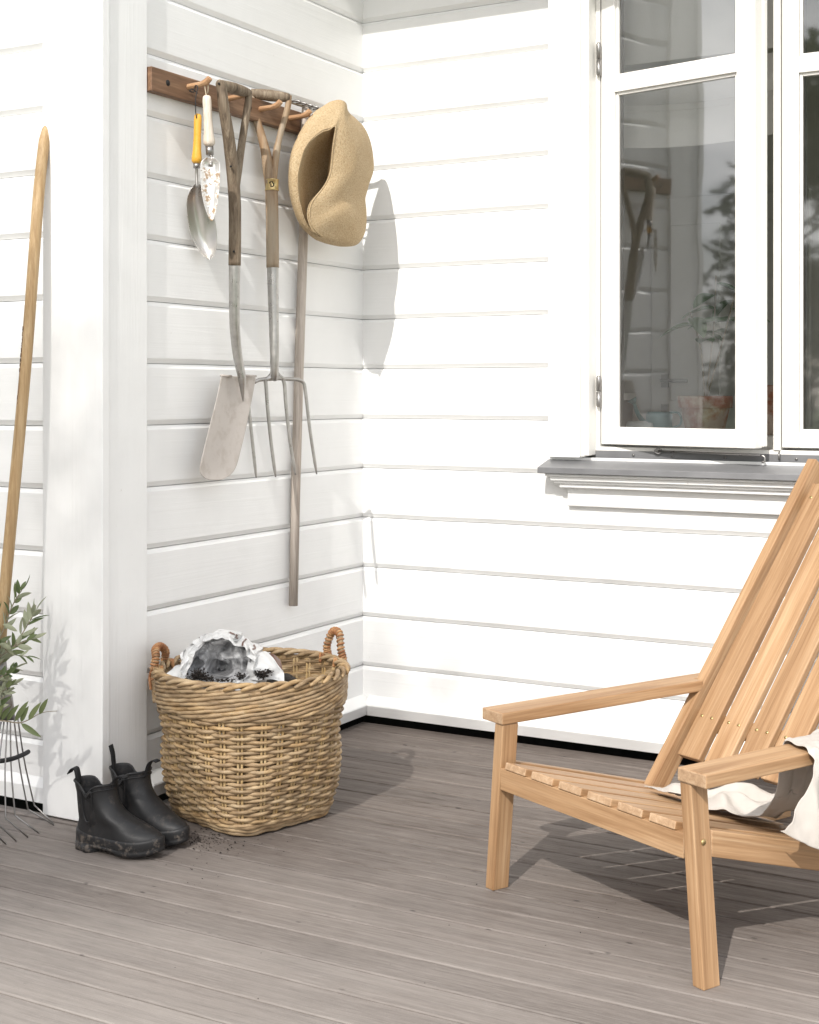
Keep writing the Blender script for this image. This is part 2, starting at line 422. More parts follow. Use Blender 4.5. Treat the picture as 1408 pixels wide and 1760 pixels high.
w = MB(); w.box((-.02, -1.3529, .004), (.0150, -1.189, 3.3)); w.build('corner_board', M['paint_z'], house, .0025)
w = MB(); w.box((-3.6, -1.2, -.4), (-.12, -1.1, .04)); w.box((-.14, -1.1, -.4), (-.1, .22, .04)); w.box((-.1, .12, -.4), (5.2, .22, .04)); w.box((-3.6, -1.36, -.42), (5.2, .3, -.30))
w.build('foundation', M['dark'], house)
w = MB(); w.box((.017, -.56, 2.90), (5.6, .4, 3.06)); w.build('eave', M['paint_x'], house, .004)
w = MB(); w.box((-3.7, -1.40, 3.30), (.02, .4, 3.44)); w.box((-1.6, .4, 3.06), (5.6, 4.2, 3.2)); w.build('roof', M['dark'], house)

# room behind the window
def quad(mb, a, b, c, d): mb.add([a, b, c, d], [(0, 1, 2, 3)])
w = MB(); X0, X1, Y0, Y1, Z0, Z1 = -1.5, 4.4, .125, 3.0, .15, 2.8
quad(w, (X0,Y1,Z0),(1.5,Y1,Z0),(1.5,Y1,Z1),(X0,Y1,Z1))
for (u0, u1, a, b) in ((1.5, X1, Z0, .85), (1.5, X1, 2.5, Z1), (2.85, 2.95, .85, 2.5), (4.3, X1, .85, 2.5)): quad(w, (u0,Y1,a),(u1,Y1,a),(u1,Y1,b),(u0,Y1,b))
for (u0, u1, a, b) in ((Y0, Y1, Z0, .85), (Y0, Y1, 2.5, Z1), (Y0, .4, .85, 2.5), (2.8, Y1, .85, 2.5)): quad(w, (X1,u0,a),(X1,u1,a),(X1,u1,b),(X1,u0,b)); quad(w, (X0,Y0,Z0),(X0,Y1,Z0),(X0,Y1,Z1),(X0,Y0,Z1))

quad(w, (X0,Y0,Z1),(X1,Y0,Z1),(X1,Y1,Z1),(X0,Y1,Z1))
for (u0, u1, a, b) in ((X0, .87, Z0, Z1), (2.10, X1, Z0, Z1), (.87, 2.10, Z0, .95), (.87, 2.10, 2.74, Z1)): quad(w, (u0,Y0,a),(u1,Y0,a),(u1,Y0,b),(u0,Y0,b))
o = w.build('inner_wall', M['inner_wall'], house)
w = MB(); quad(w, (X0,Y0,Z0),(X1,Y0,Z0),(X1,Y1,Z0),(X0,Y1,Z0)); w.build('floor', M['inner_floor'], house)
dx0, dx1 = .02, .86
w = MB(); w.box((dx0, 2.94, .16), (dx1, 2.985, 2.2))
for (a, b) in ((.28, .95), (1.12, 2.05)):
    for (c0, c1) in ((dx0+.11, dx0+.38), (dx0+.46, dx0+.73)): w.box((c0, 2.925, a), (c1, 2.94, b))
dr = w.build('inner_door', M['inner_door'], house, .006)
w = MB(); w.tube([(.10, 2.93, 1.225), (.10, 2.88, 1.225), (.12, 2.875, 1.225), (.24, 2.875, 1.225)], .011, 8); w.build('handle', M['zinc'], dr)
for za, zb in ((1.03, 1.10), (1.19, 1.26)):
    w = MB(); w.box((.082, 2.922, za), (.118, 2.939, zb)); w.build('lock_plate', M['zinc'], dr)
w = MB(); w.box((-1.2, 2.5, .16), (-.10, 2.99, 1.12)); w.box((-1.2, 2.6, 1.5), (-.16, 2.99, 2.3)); w.build('cabinet', M['inner_dark'], house, .004)
w = MB(); w.box((-1.22, 2.46, 1.122), (-.08, 2.99, 1.16)); w.build('worktop', M['inner_wall'], house, .004)

# window: frame, two casements, panes, fittings
win = MB()
FX0, FX1, FZ0, FZ1 = .868, 2.085, .962, 2.72
for (a, b) in (((FX0, .030, FZ0), (.884, .122, FZ1)), ((2.066, .030, FZ0), (FX1, .122, FZ1)), ((.884, .030, FZ0), (2.066, .122, .990)), ((.884, .030, 2.69), (2.066, .122, FZ1)), ((1.4495, .024, .9902), (1.4715, .118, 2.6898))): win.box(a, b)
window = win.build('window', M['paint_window'], house, .002)
window['label'] = 'white casement window with its left sash ajar'
c = MB(); c.box((.7235, -.026, .955), (.835, -.0005, 2.88)); c.build('casing', M['paint_z'], window, .0025)
c = MB(); c.box((.8352, -.020, .958), (.850, .03, 2.88)); c.box((.8502, -.028, .962), (.8678, .11, 2.88)); c.build('casing', M['paint_window'], window, .0025)
c = MB(); c.box((2.0855, -.026, .955), (2.215, .03, 2.88)); c.build('casing', M['paint_z'], window, .0025)
c = MB(); c.box((.86, .02, 2.722), (2.1, .12, 2.89)); c.build('casing', M['paint_window'], window)
c = MB(); c.prism([(.714, .02, .951), (.714, -.088, .924), (.714, -.090, .906), (.714, -.086, .905), (.714, -.0855, .919), (.714, .02, .9445)], (1.52, 0, 0))
c.prism([(.869, .0285, .952), (.869, .0265, .952), (.869, .0265, .978), (.869, .0285, .978)], (1.2, 0, 0)); c.build('sill', M['sill_metal'], window, .0008)
c = MB()
for (x0, yy, za, zb) in ((.734, -.076, .895, .9040), (.748, -.066, .881, .8945), (.758, -.056, .872, .8808), (.772, -.046, .858, .8716), (.790, -.020, .797, .8576)):
    c.box((x0, yy, za), (2.20, -.0003, zb))
c.build('sill_moulding', M['paint_x'], window, .003)
def casement(org, ang, W, hinge_left=True):
    u = Vector((math.cos(ang), -math.sin(ang), 0)); v = Vector((math.sin(ang), math.cos(ang), 0))
    o = Vector(org); H = 1.675; T = .045
    def P3(a, b, z): return o+u*a+v*b+Vector((0, 0, z))
    def bx(mb, a0, a1, b0, b1, z0, z1):
        mb.hexa([P3(a0,b0,z0),P3(a1,b0,z0),P3(a1,b1,z0),P3(a0,b1,z0)], [P3(a0,b0,z1),P3(a1,b0,z1),P3(a1,b1,z1),P3(a0,b1,z1)])
    s = MB(); st = .052
    bx(s, .002, st, 0, T, 0, H); bx(s, W-st-.01, W, 0, T, 0, H)
    for z0, z1 in ((0, .047), (1.137, 1.187), (H-.05, H)): bx(s, st+.0003, W-st-.0103, .0006, T-.0006, z0, z1)
    bx(s, W-.016, W+.006, T+.0005, T+.022, .004, H-.004)
    sash = s.build('casement', M['paint_window'], window, .002)
    b = MB()
    for z0, z1 in ((.0473, 1.1367), (1.1873, H-.0503)):
        a0, a1 = st+.0006, W-st-.0106
        for (q0, q1, r0, r1) in ((a0, a0+.009, z0, z1), (a1-.009, a1, z0, z1), (a0+.0092, a1-.0092, z0, z0+.009), (a0+.0092, a1-.0092, z1-.009, z1)): bx(b, q0, q1, .010, .034, r0, r1)
    b.build('glazing_bead', M['paint_window'], window, .0015)
    for z0, z1 in ((.056, 1.128), (1.196, H-.059)):
        p = MB(); a0, a1 = st+.0102, W-st-.0202
        p.add([P3(a0,.018,z0),P3(a1,.018,z0),P3(a1,.018,z1),P3(a0,.018,z1)], [(0,1,2,3)])
        p.build('pane', M['glass'], window)
        for q0, q1 in ((a0, a0+.006), (a1-.006, a1)):
            p = MB(); bx(p, q0, q1, .0195, .0325, z0, z1); p.build('spacer_bar', M['inner_dark'], window)
    return P3
PA = casement((.886, .029, .9985), R(12.3), .5515)
casement((1.4735, .029, .9985), 0, .590)
for z0, z1 in ((1.118, 1.221), (2.194, 2.302)):
    h = MB(); zm = (z0+z1)/2
    h.tube([(.884, .018, z0), (.884, .018, z0+.006), (.884, .018, zm-.001)], [.005, .0085, .0085], 10); h.tube([(.884, .018, zm+.001), (.884, .018, z1-.006), (.884, .018, z1)], [.0085, .0085, .005], 10)
    h.build('hinge', M['zinc'], window)
h = MB(); e = Vector((1.425, -.028, .976))
h.tube([Vector((1.085, .018, .980)), e], .0032, 6); h.tube(cr([(1.085, .018, .972), (1.075, .014, .980), (1.085, .018, .988), (1.095, .022, .980)], 16, True), .0028, 6, True)
h.tube(cr([e, e+Vector((.012, 0, -.004)), e+Vector((.012, 0, -.018)), e+Vector((.004, 0, -.02))], 8), .0032, 6)
h.tube(cr([(1.47, .02, .985), (1.472, .005, .98), (1.472, .005, .966), (1.47, .012, .964)], 8), .0032, 6)
h.build('casement_stay', M['zinc'], window)
for xx in (1.0, 1.13, 1.30, 1.52):
    h = MB(); h.tube([(xx, .027, .965), (xx, .0235, .965)], .004, 8); h.build('screw', M['zinc'], window)
s = MB(); s.box((.872, .1225, .955), (2.085, .36, 1.030)); s.build('inner_sill', M['inner_door'], window, .004)
b = MB(); xs = [(.885, 1.435)]
for x0, x1 in xs:
    for z0, dz in ((1.98, .0), (2.10, .01)):
        rows = []
        for i in range(13):
            zz = i/12; rows.append([(lerp(x0, x1, q/16), .15+.028*math.sin(zz*math.pi)+dz, z0+zz*.14-.016*math.sin(math.pi*q/16)) for q in range(17)])
        b.rings(rows, cap=False, closed=False)
    b.box((x0, .15, 2.25), (x1, .165, 2.7))
b.build('roman_blind', M['blind'], window)

# ------------------------------------------------------------------ tool rail and the tools on the left wall
rail = thing('peg_rail', (.015, -.65, 2.05), 'brown wooden peg rail screwed to the left weatherboard wall', 'peg rail')
m = MB(); m.box((.0005, -1.186, 2.0125), (.028, -.09, 2.081)); m.build('rail', M['rack'], rail, .002)
pegs = [(-1.022, 2.053), (-.835, 2.052), (-.665, 2.050), (-.50, 2.050), (-.33, 2.050), (-.19, 2.050)]
for i, (y, z) in enumerate(pegs):
    m = MB(); L = .078
    m.tube([(.020, y, z), (.028+L*.55, y+.002, z+.003), (.028+L*.85, y, z+.008), (.028+L, y, z+.018)], [.0095, .0085, .0105, .009], 7)
    m.build('peg', M['peg'], rail, .001)
for y in (-1.115, -.72, -.27):
    m = MB(); m.tube([(.0275, y, 2.047), (.0287, y, 2.047)], .009, 12); m.build('screw_hole', M['dark'], rail)

def trowel(name, label, top, bot, rh, hmat, fer, neck, blade, bmat, cord, cmat, depth):
    t = thing(name, top, label, 'hand trowel', 'hand trowels on the peg rail')
    m = MB(); ax_ = [lerp(Vector(top), Vector(bot), k) for k in (0, .03, .12, .45, .75, .88, .95, 1)]
    m.tube(ax_, [rh*.55, rh*.82, rh*.92, rh*.88, rh*1.0, rh*1.2, rh*1.18, rh*.8], 14); h = m.build('handle', hmat, t)
    m = MB(); m.tube([bot, fer], [rh*.8, rh*.78], 14); m.build('ferrule', M['zinc'], t)
    m = MB(); m.tube(cr(neck, 10), .0045, 8); m.build('neck', M['steel'], t)
    m = MB(); rows = []
    for (c, hw, dp, ax2) in blade:
        c = Vector(c); row = []
        for k in range(13):
            f = k/6-1
            row.append(c+Vector(ax2)*hw*f+depth*(1-f*f)*dp)
        rows.append(row)
    m.rings(rows, cap=False, closed=False); m.build('blade', bmat, t, solid=.0018, sub=1)
    m = MB(); m.tube(cr(cord, 24), .0016, 6); m.build('hanging_cord', cmat, t)
    return t
VR = Vector((RX, RY, 0)); VF = Vector((WX, WY, 0))
# yellow trowel with the big bright scoop
top, bot = ax(340.5, 196, .060), ax(338, 281, .058)
bl = []
for (px, py, hw, dp) in ((340, 316, 4, .2), (339, 322, 11, .6), (339, 336, 18, 1), (342, 350, 24, 1.15), (346, 375, 26.5, 1.2), (350, 400, 26, 1.2), (354, 418, 22, 1.05), (357, 432, 16, .7), (359, 441, 9, .35), (360, 445.5, 2.5, .1)):
    p = ax(px, py, .046); Z = (p-Vector(CAM)).dot(VF)
    bl.append((p, hw/F*Z*.93, dp*.034, (VR*.93+VF*.36).normalized()))
trowel('hand_trowel', 'hand trowel with yellow varnished handle and wide bright scoop', top, bot, .0125, M['yellow'], ax(338, 289, .058), [ax(338, 288, .058), ax(338, 300, .056), ax(339, 322, .058)], bl, M['bright'],
       [ax(338, 203, .064), ax(336, 185, .066), ax(337, 165, .070), ax(340, 150, .074), ax(336, 147, .060), ax(334, 158, .056), ax(326, 156, .062), ax(331, 153, .066), ax(340, 160, .068)], M['black_cord'], (VF*.93-VR*.36))
top, bot = ax(355.5, 164, .085), ax(360, 251, .082)
bl = []
for (px, py, hw, dp) in ((362, 270, 5, .3), (362, 276, 15, .8), (362, 280, 17, 1), (361.5, 300, 16.8, 1), (361.5, 325, 15.8, 1), (362, 345, 13, .9), (362.5, 362, 9, .7), (363.5, 373, 5, .4), (364, 380, 1.2, .1)):
    p = ax(px, py, .104); Z = (p-Vector(CAM)).dot(VF)
    bl.append((p, hw/F*Z, dp*.012, (VR*.97+VF*.2).normalized()))
trowel('hand_trowel', 'hand trowel with paint-worn pale handle and narrow muddy blade', top, bot, .0145, M['chalky'], ax(361, 266, .086), [ax(361, 263, .086), ax(364, 271, .094), ax(362, 284, .104)], bl, M['mud_steel'],
       [ax(356, 170, .090), ax(354, 160, .086), ax(352, 146, .085), ax(355, 142, .082), ax(358, 148, .078), ax(357, 160, .080)], M['string'], (VF*.97-VR*.2))

def spade_like(t, mat, arms, grip, rg, shaft, rs, sock, rsock, ra):
    for pts, rr in arms:
        pass
# spade
t = thing('garden_spade', pz(404, 460, 4.2), 'old garden spade with dark weathered wooden handle and dusty flat blade', 'spade')
def Zs(pts, n): return cr([pz(*p) for p in pts], n)
m = MB()
m.tube(Zs([(379, 141, 4.10), (381, 150, 4.10), (385, 185, 4.10), (393, 235, 4.12), (399.5, 290, 4.15), (403.5, 345, 4.17), (404, 400, 4.18), (403.5, 456, 4.19)], 40), [lerp(.0135, .0185, min(i/20, 1)) for i in range(40)], 12)
m.build('handle', M['old_handle'], t); m = MB()
m.tube(Zs([(426.5, 158, 4.22), (427, 172, 4.22), (423, 200, 4.215), (416, 245, 4.195), (410, 290, 4.175), (405, 325, 4.17)], 24), [lerp(.0105, .012, i/23) for i in range(24)], 10)
m.build('grip_arm', M['old_handle'], t)
m = MB(); a, b = pz(377, 144, 4.10), pz(428, 160, 4.225)
m.tube([lerp(a, b, k) for k in (0.0, .12, .3, .5, .7, .88, 1)], [.0135, .0145, .0165, .0175, .0165, .0145, .012], 14); m.build('grip', M['old_handle'], t)
for px, py, Z in ((376.5, 143.5, 4.088), (397, 286, 4.125), (402, 432, 4.168)):
    m = MB(); m.tube([pz(px, py, Z), pz(px, py, Z-.006)], .0035, 8); m.build('rivet', M['dark'], t)
m = MB(); m.tube(Zs([(403.5, 450, 4.19), (403, 500, 4.195), (403.5, 555, 4.205), (407, 600, 4.22), (412, 630, 4.23), (416, 650, 4.235), (418, 690, 4.245)], 40), [lerp(.0178, .0115, i/39) if i < 34 else .0115*(39.6-i)/6 for i in range(40)], 14)
for px in (396.5, 409.5):
    pass
m.build('socket', M['steel'], t)
m = MB(); rows = []
for (py, l, r) in ((645.5, 380, 440), (650, 379.3, 439.6), (665, 376.5, 437), (690, 371, 432.5), (715, 364.5, 427), (740, 358, 422.5), (765, 352, 416), (785, 347, 411.5), (800, 343.8, 407.5), (810, 342.2, 402.5), (817, 345.5, 396), (822, 352, 388), (825.5, 361, 378)):
    row = []
    for k in range(15):
        f = k/14; Z = lerp(4.165, 4.325, f); tt = (py-645)/180
        px = lerp(l, r, f); wf = ((r-l)/60)**1.5; dish = wf*(.020*math.sin(math.pi*f)*(1-.6*tt)+.010*max(0, f-.55)*(1-tt)*4)
        row.append(ax(px, py+2.5*f*(1-tt), .064-dish*.8))
    rows.append(row)
m.rings(rows, cap=False, closed=False); m.build('blade', M['blade'], t, solid=.003, sub=1)
for p, q in ((380, 398), (419, 440)):
    m = MB(); m.tube([ax(p, 645.5, .062), ax(q, 646.5, .060)], .0036, 8); m.build('tread', M['blade'], t)

# digging fork
t = thing('digging_fork', pz(470, 460, 4.42), 'four tined digging fork with worn brown wooden handle and small brass band', 'fork')
m = MB()
m.tube(Zs([(432, 156, 4.40), (433.5, 172, 4.40), (438.5, 197, 4.40), (450, 235, 4.40), (457, 262, 4.40), (462, 290, 4.40), (466.5, 320, 4.40), (468, 380, 4.40), (469, 460, 4.40)], 44), [lerp(.0098, .0145, min(i/20, 1)) if i < 20 else lerp(.0145, .0200, min((i-20)/8, 1)) for i in range(44)], 12)
m.build('handle', M['fork_handle'], t); m = MB()
m.tube(Zs([(496.5, 164, 4.42), (495.5, 180, 4.42), (490.5, 200, 4.42), (483, 226, 4.415), (476, 258, 4.408), (472.5, 285, 4.403), (469.5, 315, 4.40)], 26), [.0098]*16+[.0115]*10, 10)
m.build('grip_arm', M['fork_handle'], t)
m = MB(); a, b = pz(431, 160, 4.40), pz(498, 168, 4.42)
m.tube([lerp(a, b, k) for k in (0, .1, .3, .5, .7, .9, 1)], [.0135, .0155, .0178, .0185, .0175, .015, .0125], 14); m.build('grip', M['old_handle'], t)
m = MB(); c0 = pz(467.5, 318, 4.40)
for dz0, dz1, rr in ((-.017, .017, .0207), (-.0175, -.0145, .0215), (.0145, .0175, .0215)):
    pass
rs = []
for dz in (-.0175, -.0145, -.0140, .0140, .0145, .0175):
    rr = .0222 if abs(dz) > .0142 else .0212
    rs.append([c0+Vector((math.cos(a)*rr, math.sin(a)*rr, dz)) for a in [2*math.pi*k/24 for k in range(24)]])
m.rings(rs); lb = m.build('label_band', M['brass'], t)
m = MB()        # the worn mark stamped on the band
for (a0, z0, w_, h_) in ((-.9, .004, .006, .004), (-.75, -.004, .004, .009), (-.5, .005, .003, .006), (-.55, -.007, .007, .003), (-.35, -.001, .004, .010), (-.7, .008, .008, .002)):
    a0 += -.35; pts = []
    for k in range(5):
        aa = a0+(k/4-.5)*w_/.0214
        pts.append((aa))
    m.rings([[c0+Vector((math.cos(q)*.0216, math.sin(q)*.0216, z0-h_/2)) for q in pts], [c0+Vector((math.cos(q)*.0216, math.sin(q)*.0216, z0+h_/2)) for q in pts]], cap=False, closed=False)
m.build('stamped_mark', M['dark'], lb)
m = MB(); m.tube(Zs([(469, 456, 4.40), (469.5, 500, 4.40), (471, 560, 4.40), (472, 610, 4.40), (472, 640, 4.405), (472.5, 652, 4.415)], 30), [lerp(.0185, .0115, i/29) for i in range(30)], 14)
m.build('socket', M['steel'], t)
m = MB()
hd = lambda px, py: pz(px, py, lerp(4.375, 4.49, (px-430)/110))
m.tube(cr([hd(437, 657), hd(446, 653), hd(460, 651), hd(472, 648), hd(486, 651), hd(505, 651.5), hd(515, 653)], 20), [.0062]*7+[.0085, .010, .010, .010, .0085]+[.0062]*8, 10)
m.tube(cr([hd(472, 632), hd(466, 645), hd(457, 653)], 8), .007, 8); m.tube(cr([hd(472, 632), hd(479, 645), hd(490, 653)], 8), .007, 8)
m.build('head', M['steel'], t)
for pts in ([(440, 655), (428, 664), (427, 690), (433, 750), (440.5, 821)], [(456, 652), (457.5, 664), (460, 700), (466, 760), (474, 820)], [(487, 652), (489.5, 664), (492, 700), (499, 760), (508, 816)], [(512, 653), (521, 657), (525, 672), (533, 740), (544.5, 815)]):
    m = MB(); pl = cr([hd(*p) for p in pts], 24); m.tube(pl, [lerp(.0062, .0052, i/23) if i < 22 else .0052*(24.3-i)/3 for i in range(24)], 8); m.build('tine', M['steel'], t)

# iron rake hung head up behind the hat
t = thing('garden_rake', ax(515, 400, .045), 'garden rake hung head up, its long silvered handle hanging below the straw hat', 'rake')
m = MB(); m.tube([ax(525, 185, .046), ax(524, 215, .0445), ax(523.5, 260, .030), ax(521.5, 405, .020), ax(514, 640, .019), ax(508, 850, .019), ax(504.5, 1041, .019)], [.012, .013, .0145, .0155, .0155, .0155, .0145], 12); m.build('handle', M['grey_pole'], t)
m = MB(); m.tube([(.045, -.535, 2.098), (.045, -.34, 2.098)], .006, 8); m.tube([ax(525, 195, .050), (.045, -.385, 2.098)], .009, 8); hdm = m.build('head', M['steel'], t)
for k in range(5):
    y = -.53+k*.0345; m = MB(); m.tube(cr([(.047, y, 2.099), (.070, y+.002, 2.098), (.088, y+.004, 2.092)], 6), [.0042, .004, .0038, .0035, .003, .002], 6); m.build('tine', M['zinc'], hdm)

# straw hat
hat = thing('straw_hat', ax(565, 300, .16), 'floppy natural straw hat hanging from the right end of the peg rail', 'hat')
def loopx(pts, n=72): return cr([ax(p[0], p[1], .078+(p[2]-.07)*min(.60, max(.44, .44+(p[0]-530)*.0025))) for p in pts], n, True)
S_ = [(584,171,.17),(570,173,.15),(555,182,.13),(540,193,.115),(523,213,.10),(507,243,.085),(498,272,.075),(495.5,305,.07),(498.5,338,.07),(507,367,.075),(519,390,.085),(535,405,.10),(556,415,.12),(580,420.5,.135),(604,421.5,.15),(620,412,.155),(629,392,.15),(631,362,.145),(628.5,342,.15),(633,326,.155),(639,306,.155),(643.5,290,.15),(642.5,266,.15),(637,240,.145),(627,218,.14),(612,203,.14),(597,191,.145),(595,178,.165)]
E_ = [(577,214,.245),(567,220,.235),(555,223,.225),(545,230,.21),(535,239,.20),(524,254,.185),(516,278,.17),(511,305,.165),(513,338,.165),(520,367,.17),(529,389,.18),(538,399,.19),(546,405,.197),(552,408,.203),(555,407.5,.207),(553,405,.21),(549,402,.213),(544,398,.216),(538,390,.217),(533,378,.215),(532,362,.215),(537,346,.218),(548,332,.222),(560,316,.228),(568,296,.235),(571,270,.24),(572.5,250,.245),(576,228,.247)]
M_ = [(588,183,.215),(573,187,.205),(558,194,.19),(542,205,.175),(527,222,.16),(514,246,.145),(504,275,.132),(500.5,305,.127),(503.5,338,.127),(511,367,.132),(523,391,.145),(537,406,.155),(556,416,.165),(580,420.8,.175),(603,419,.205),(611,410,.225),(612,395,.235),(606,375,.245),(596,358,.248),(592,345,.238),(598,328,.246),(608,308,.262),(612,288,.27),(611,266,.27),(606,245,.265),(600,225,.255),(594,208,.242),(592,192,.228)]
def mixl(a, b, t): return [lerp(p, q, t) for p, q in zip(a, b)]
S, E0, Mm = loopx(S_), loopx(E_), loopx(M_)
cen = sum(S, Vector())/len(S); ctr = Vector((.070, cen.y+.01, cen.z))
B1 = [lerp(p, ctr, .25)+Vector((-.03, .012, 0)) for p in S]; B2 = [lerp(p, ctr, .62)+Vector((-.032, .012, 0)) for p in S]
for b in (B1, B2):
    for p in b: p.x = max(p.x, .046)
cE = sum(E0, Vector())/len(E0)
ci = ax(545, 320, .056)
lip = [lerp(p, cE, .035)+VF*.004 for p in E0]
I1 = [lerp(p, ci, .10)+VF*.040 for p in E0]; I2 = [lerp(p, ci, .40)+VF*.080 for p in E0]; I3 = [lerp(p, ci, .85)+VF*.09 for p in E0]
for b in (I1, I2, I3):
    for p in b: p.x = max(p.x, .054)
prof = [B2, B1, S, Mm, E0, lip, I1, I2, I3]
cols = [cr([l[k] for l in prof], 41) for k in range(72)]
rings = [[cols[k][j] for k in range(72)] for j in range(41)]
for j, r in enumerate(rings):
    for k, p in enumerate(r):
        n = noise.noise(p*26)*.0030+noise.noise(p*60)*.0010+(.0011 if j % 2 else -.0011)*(1 if j > 4 else .4)
        r[k] = p+(p-ctr).normalized()*n
m = MB(); m.rings(rings, cap=True); m.build('hat_body', M['straw'], hat, sub=1)
m = MB(); m.tube([p-VF*.001 for p in E0], .0022, 6, True); m.build('brim_edge', M['straw'], hat)

# ------------------------------------------------------------------ long rake against the wall at the far left
t = thing('leaf_rake', (-.19, -1.55, .0), 'wire leaf rake standing on its tines, long pale wooden handle leaning by the corner post', 'rake')
hp = [Vector((-.1865, -1.3745, 1.905)), pz(67, 330, 3.84), pz(45, 620, 3.79), pz(21, 880, 3.765), pz(3, 1075, 3.74), pz(0, 1130, 3.735)]
hc = cr(hp, 40); m = MB(); m.tube(hc, [.004, .0105, .0128]+[.0155]*37, 14)
hn = m.build('handle', M['ash_pole'], t)
m = MB(); rs = []
for (px, py, w_, d_) in ((0, 1125, 14, .019), (1, 1160, 17, .021), (2, 1180, 22, .022), (3, 1200, 27, .021), (4, 1220, 30, .017), (5, 1237, 31, .012)):
    c = pz(px, py, 3.73); rs.append([c+VR*math.cos(a)*w_*.7/F*3.73+VF*math.sin(a)*d_ for a in [2*math.pi*k/20 for k in range(20)]])
m.rings(rs); m.build('head', M['zinc'], t)
tops = [(31, 1236, 3.76), (24.5, 1238, 3.755), (18, 1239, 3.745), (13, 1240, 3.735), (7, 1241, 3.73), (2, 1241, 3.72), (-5, 1241, 3.71), (-11, 1240, 3.70), (-18, 1238, 3.69)]
bend = [(59, 1384, 3.83), (48, 1391, 3.78), (26, 1402, 3.72), (10, 1407, 3.67), (-8, 1412, 3.63), (-26, 1416, 3.59), (-46, 1418, 3.55), (-66, 1420, 3.52), (-88, 1420, 3.49)]
tips = [(93, 1416), (92, 1418), (67, 1432), (48, 1438), (27, 1444), (9, 1449), (-10, 1452), (-30, 1455), (-52, 1457)]
def ground(px, py, z=.0025):
    s = (px-704)/F; v = -(py-672)/F; return pz(px, py, (z-CAM[2])/v)
tips = [(92, 1415), (93, 1418), (67, 1432), (48, 1439), (28, 1446), (10, 1451), (-10, 1455), (-30, 1458), (-52, 1460)]
for a, b, c in zip(tops, bend, tips):
    m = MB(); A, B_, C_ = pz(*a), pz(*b), ground(*c)
    mid = lerp(A, B_, .5)+VR*(-.004)
    m.tube(cr([A, mid, B_], 14)+[lerp(B_, C_, q) for q in (.06, .5, 1)], .0021, 6); m.build('tine', M['zinc'], t)
m = MB(); arc = cr([pz(49, 1292, 3.795), pz(40, 1297, 3.77), pz(22, 1304, 3.735), pz(0, 1308, 3.70), pz(-25, 1307, 3.65), pz(-50, 1300, 3.60)], 30)
m.tube(arc, .0065, 8, flat=(VR, 1)); m.build('spacer_band', M['rubber'], t)
# lettering and a small bird mark burnt into the handle
def onpole(f, ang, r=.0158):
    i = f*39; k = min(int(i), 38); p = lerp(hc[k], hc[k+1], i-k); tt = (hc[k+1]-hc[k]).normalized()
    a = VR-tt*VR.dot(tt); a.normalize(); b = tt.cross(a); b = b if b.dot(VF) < 0 else -b
    return p+(a*math.sin(ang)+b*math.cos(ang))*r
FN = {'B': [[(0,0),(0,1),(.7,.9),(.6,.55),(0,.5)],[(.6,.5),(.8,.2),(0,0)]], 'U': [[(0,1),(0,.2),(.4,0),(.8,.2),(.8,1)]], 'T': [[(0,1),(.8,1)],[(.4,1),(.4,0)]], 'W': [[(0,1),(.2,0),(.45,.6),(.7,0),(.9,1)]], 'E': [[(.8,1),(0,1),(0,0),(.8,0)],[(0,.5),(.6,.5)]], 'R': [[(0,0),(0,1),(.75,.8),(0,.5),(.8,0)]], 'S': [[(.8,.9),(.2,1),(.1,.6),(.7,.4),(.6,0),(0,.1)]], 'O': [[(.4,1),(0,.5),(.4,0),(.8,.5),(.4,1)]], 'I': [[(.3,0),(.3,1)]], 'C': [[(.8,.9),(.3,1),(0,.5),(.3,0),(.8,.1)]]}
m = MB(); f0 = .412
for i, ch in enumerate('COSERWTUB'):
    for st in FN[ch]:
        m.tube([onpole(f0-(i+q[0])*.0062+.003, -.95+.42*(-q[1]+.5)*-1) for q in st], .0008, 4)
m.build('lettering', M['rack'], hn)
m = MB()
crs = [(.452, -.95), (.447, -.75), (.441, -.62), (.435, -.60), (.428, -.72), (.423, -1.0)]
m.rings([[onpole(f, a) for f, a in crs], [onpole(f-.0015+.004*math.sin(i), a-.10-.10*math.sin(i*.6)) for i, (f, a) in enumerate(crs)]], cap=False, closed=False)
m.rings([[onpole(.449, -1.1), onpole(.449, -.75)], [onpole(.444, -1.15), onpole(.444, -.7)]], cap=False, closed=False)
m.rings([[onpole(.455, -.72), onpole(.455, -.62)], [onpole(.452, -.72), onpole(.452, -.60)]], cap=False, closed=False)
m.build('burnt_mark', M['rack'], hn)

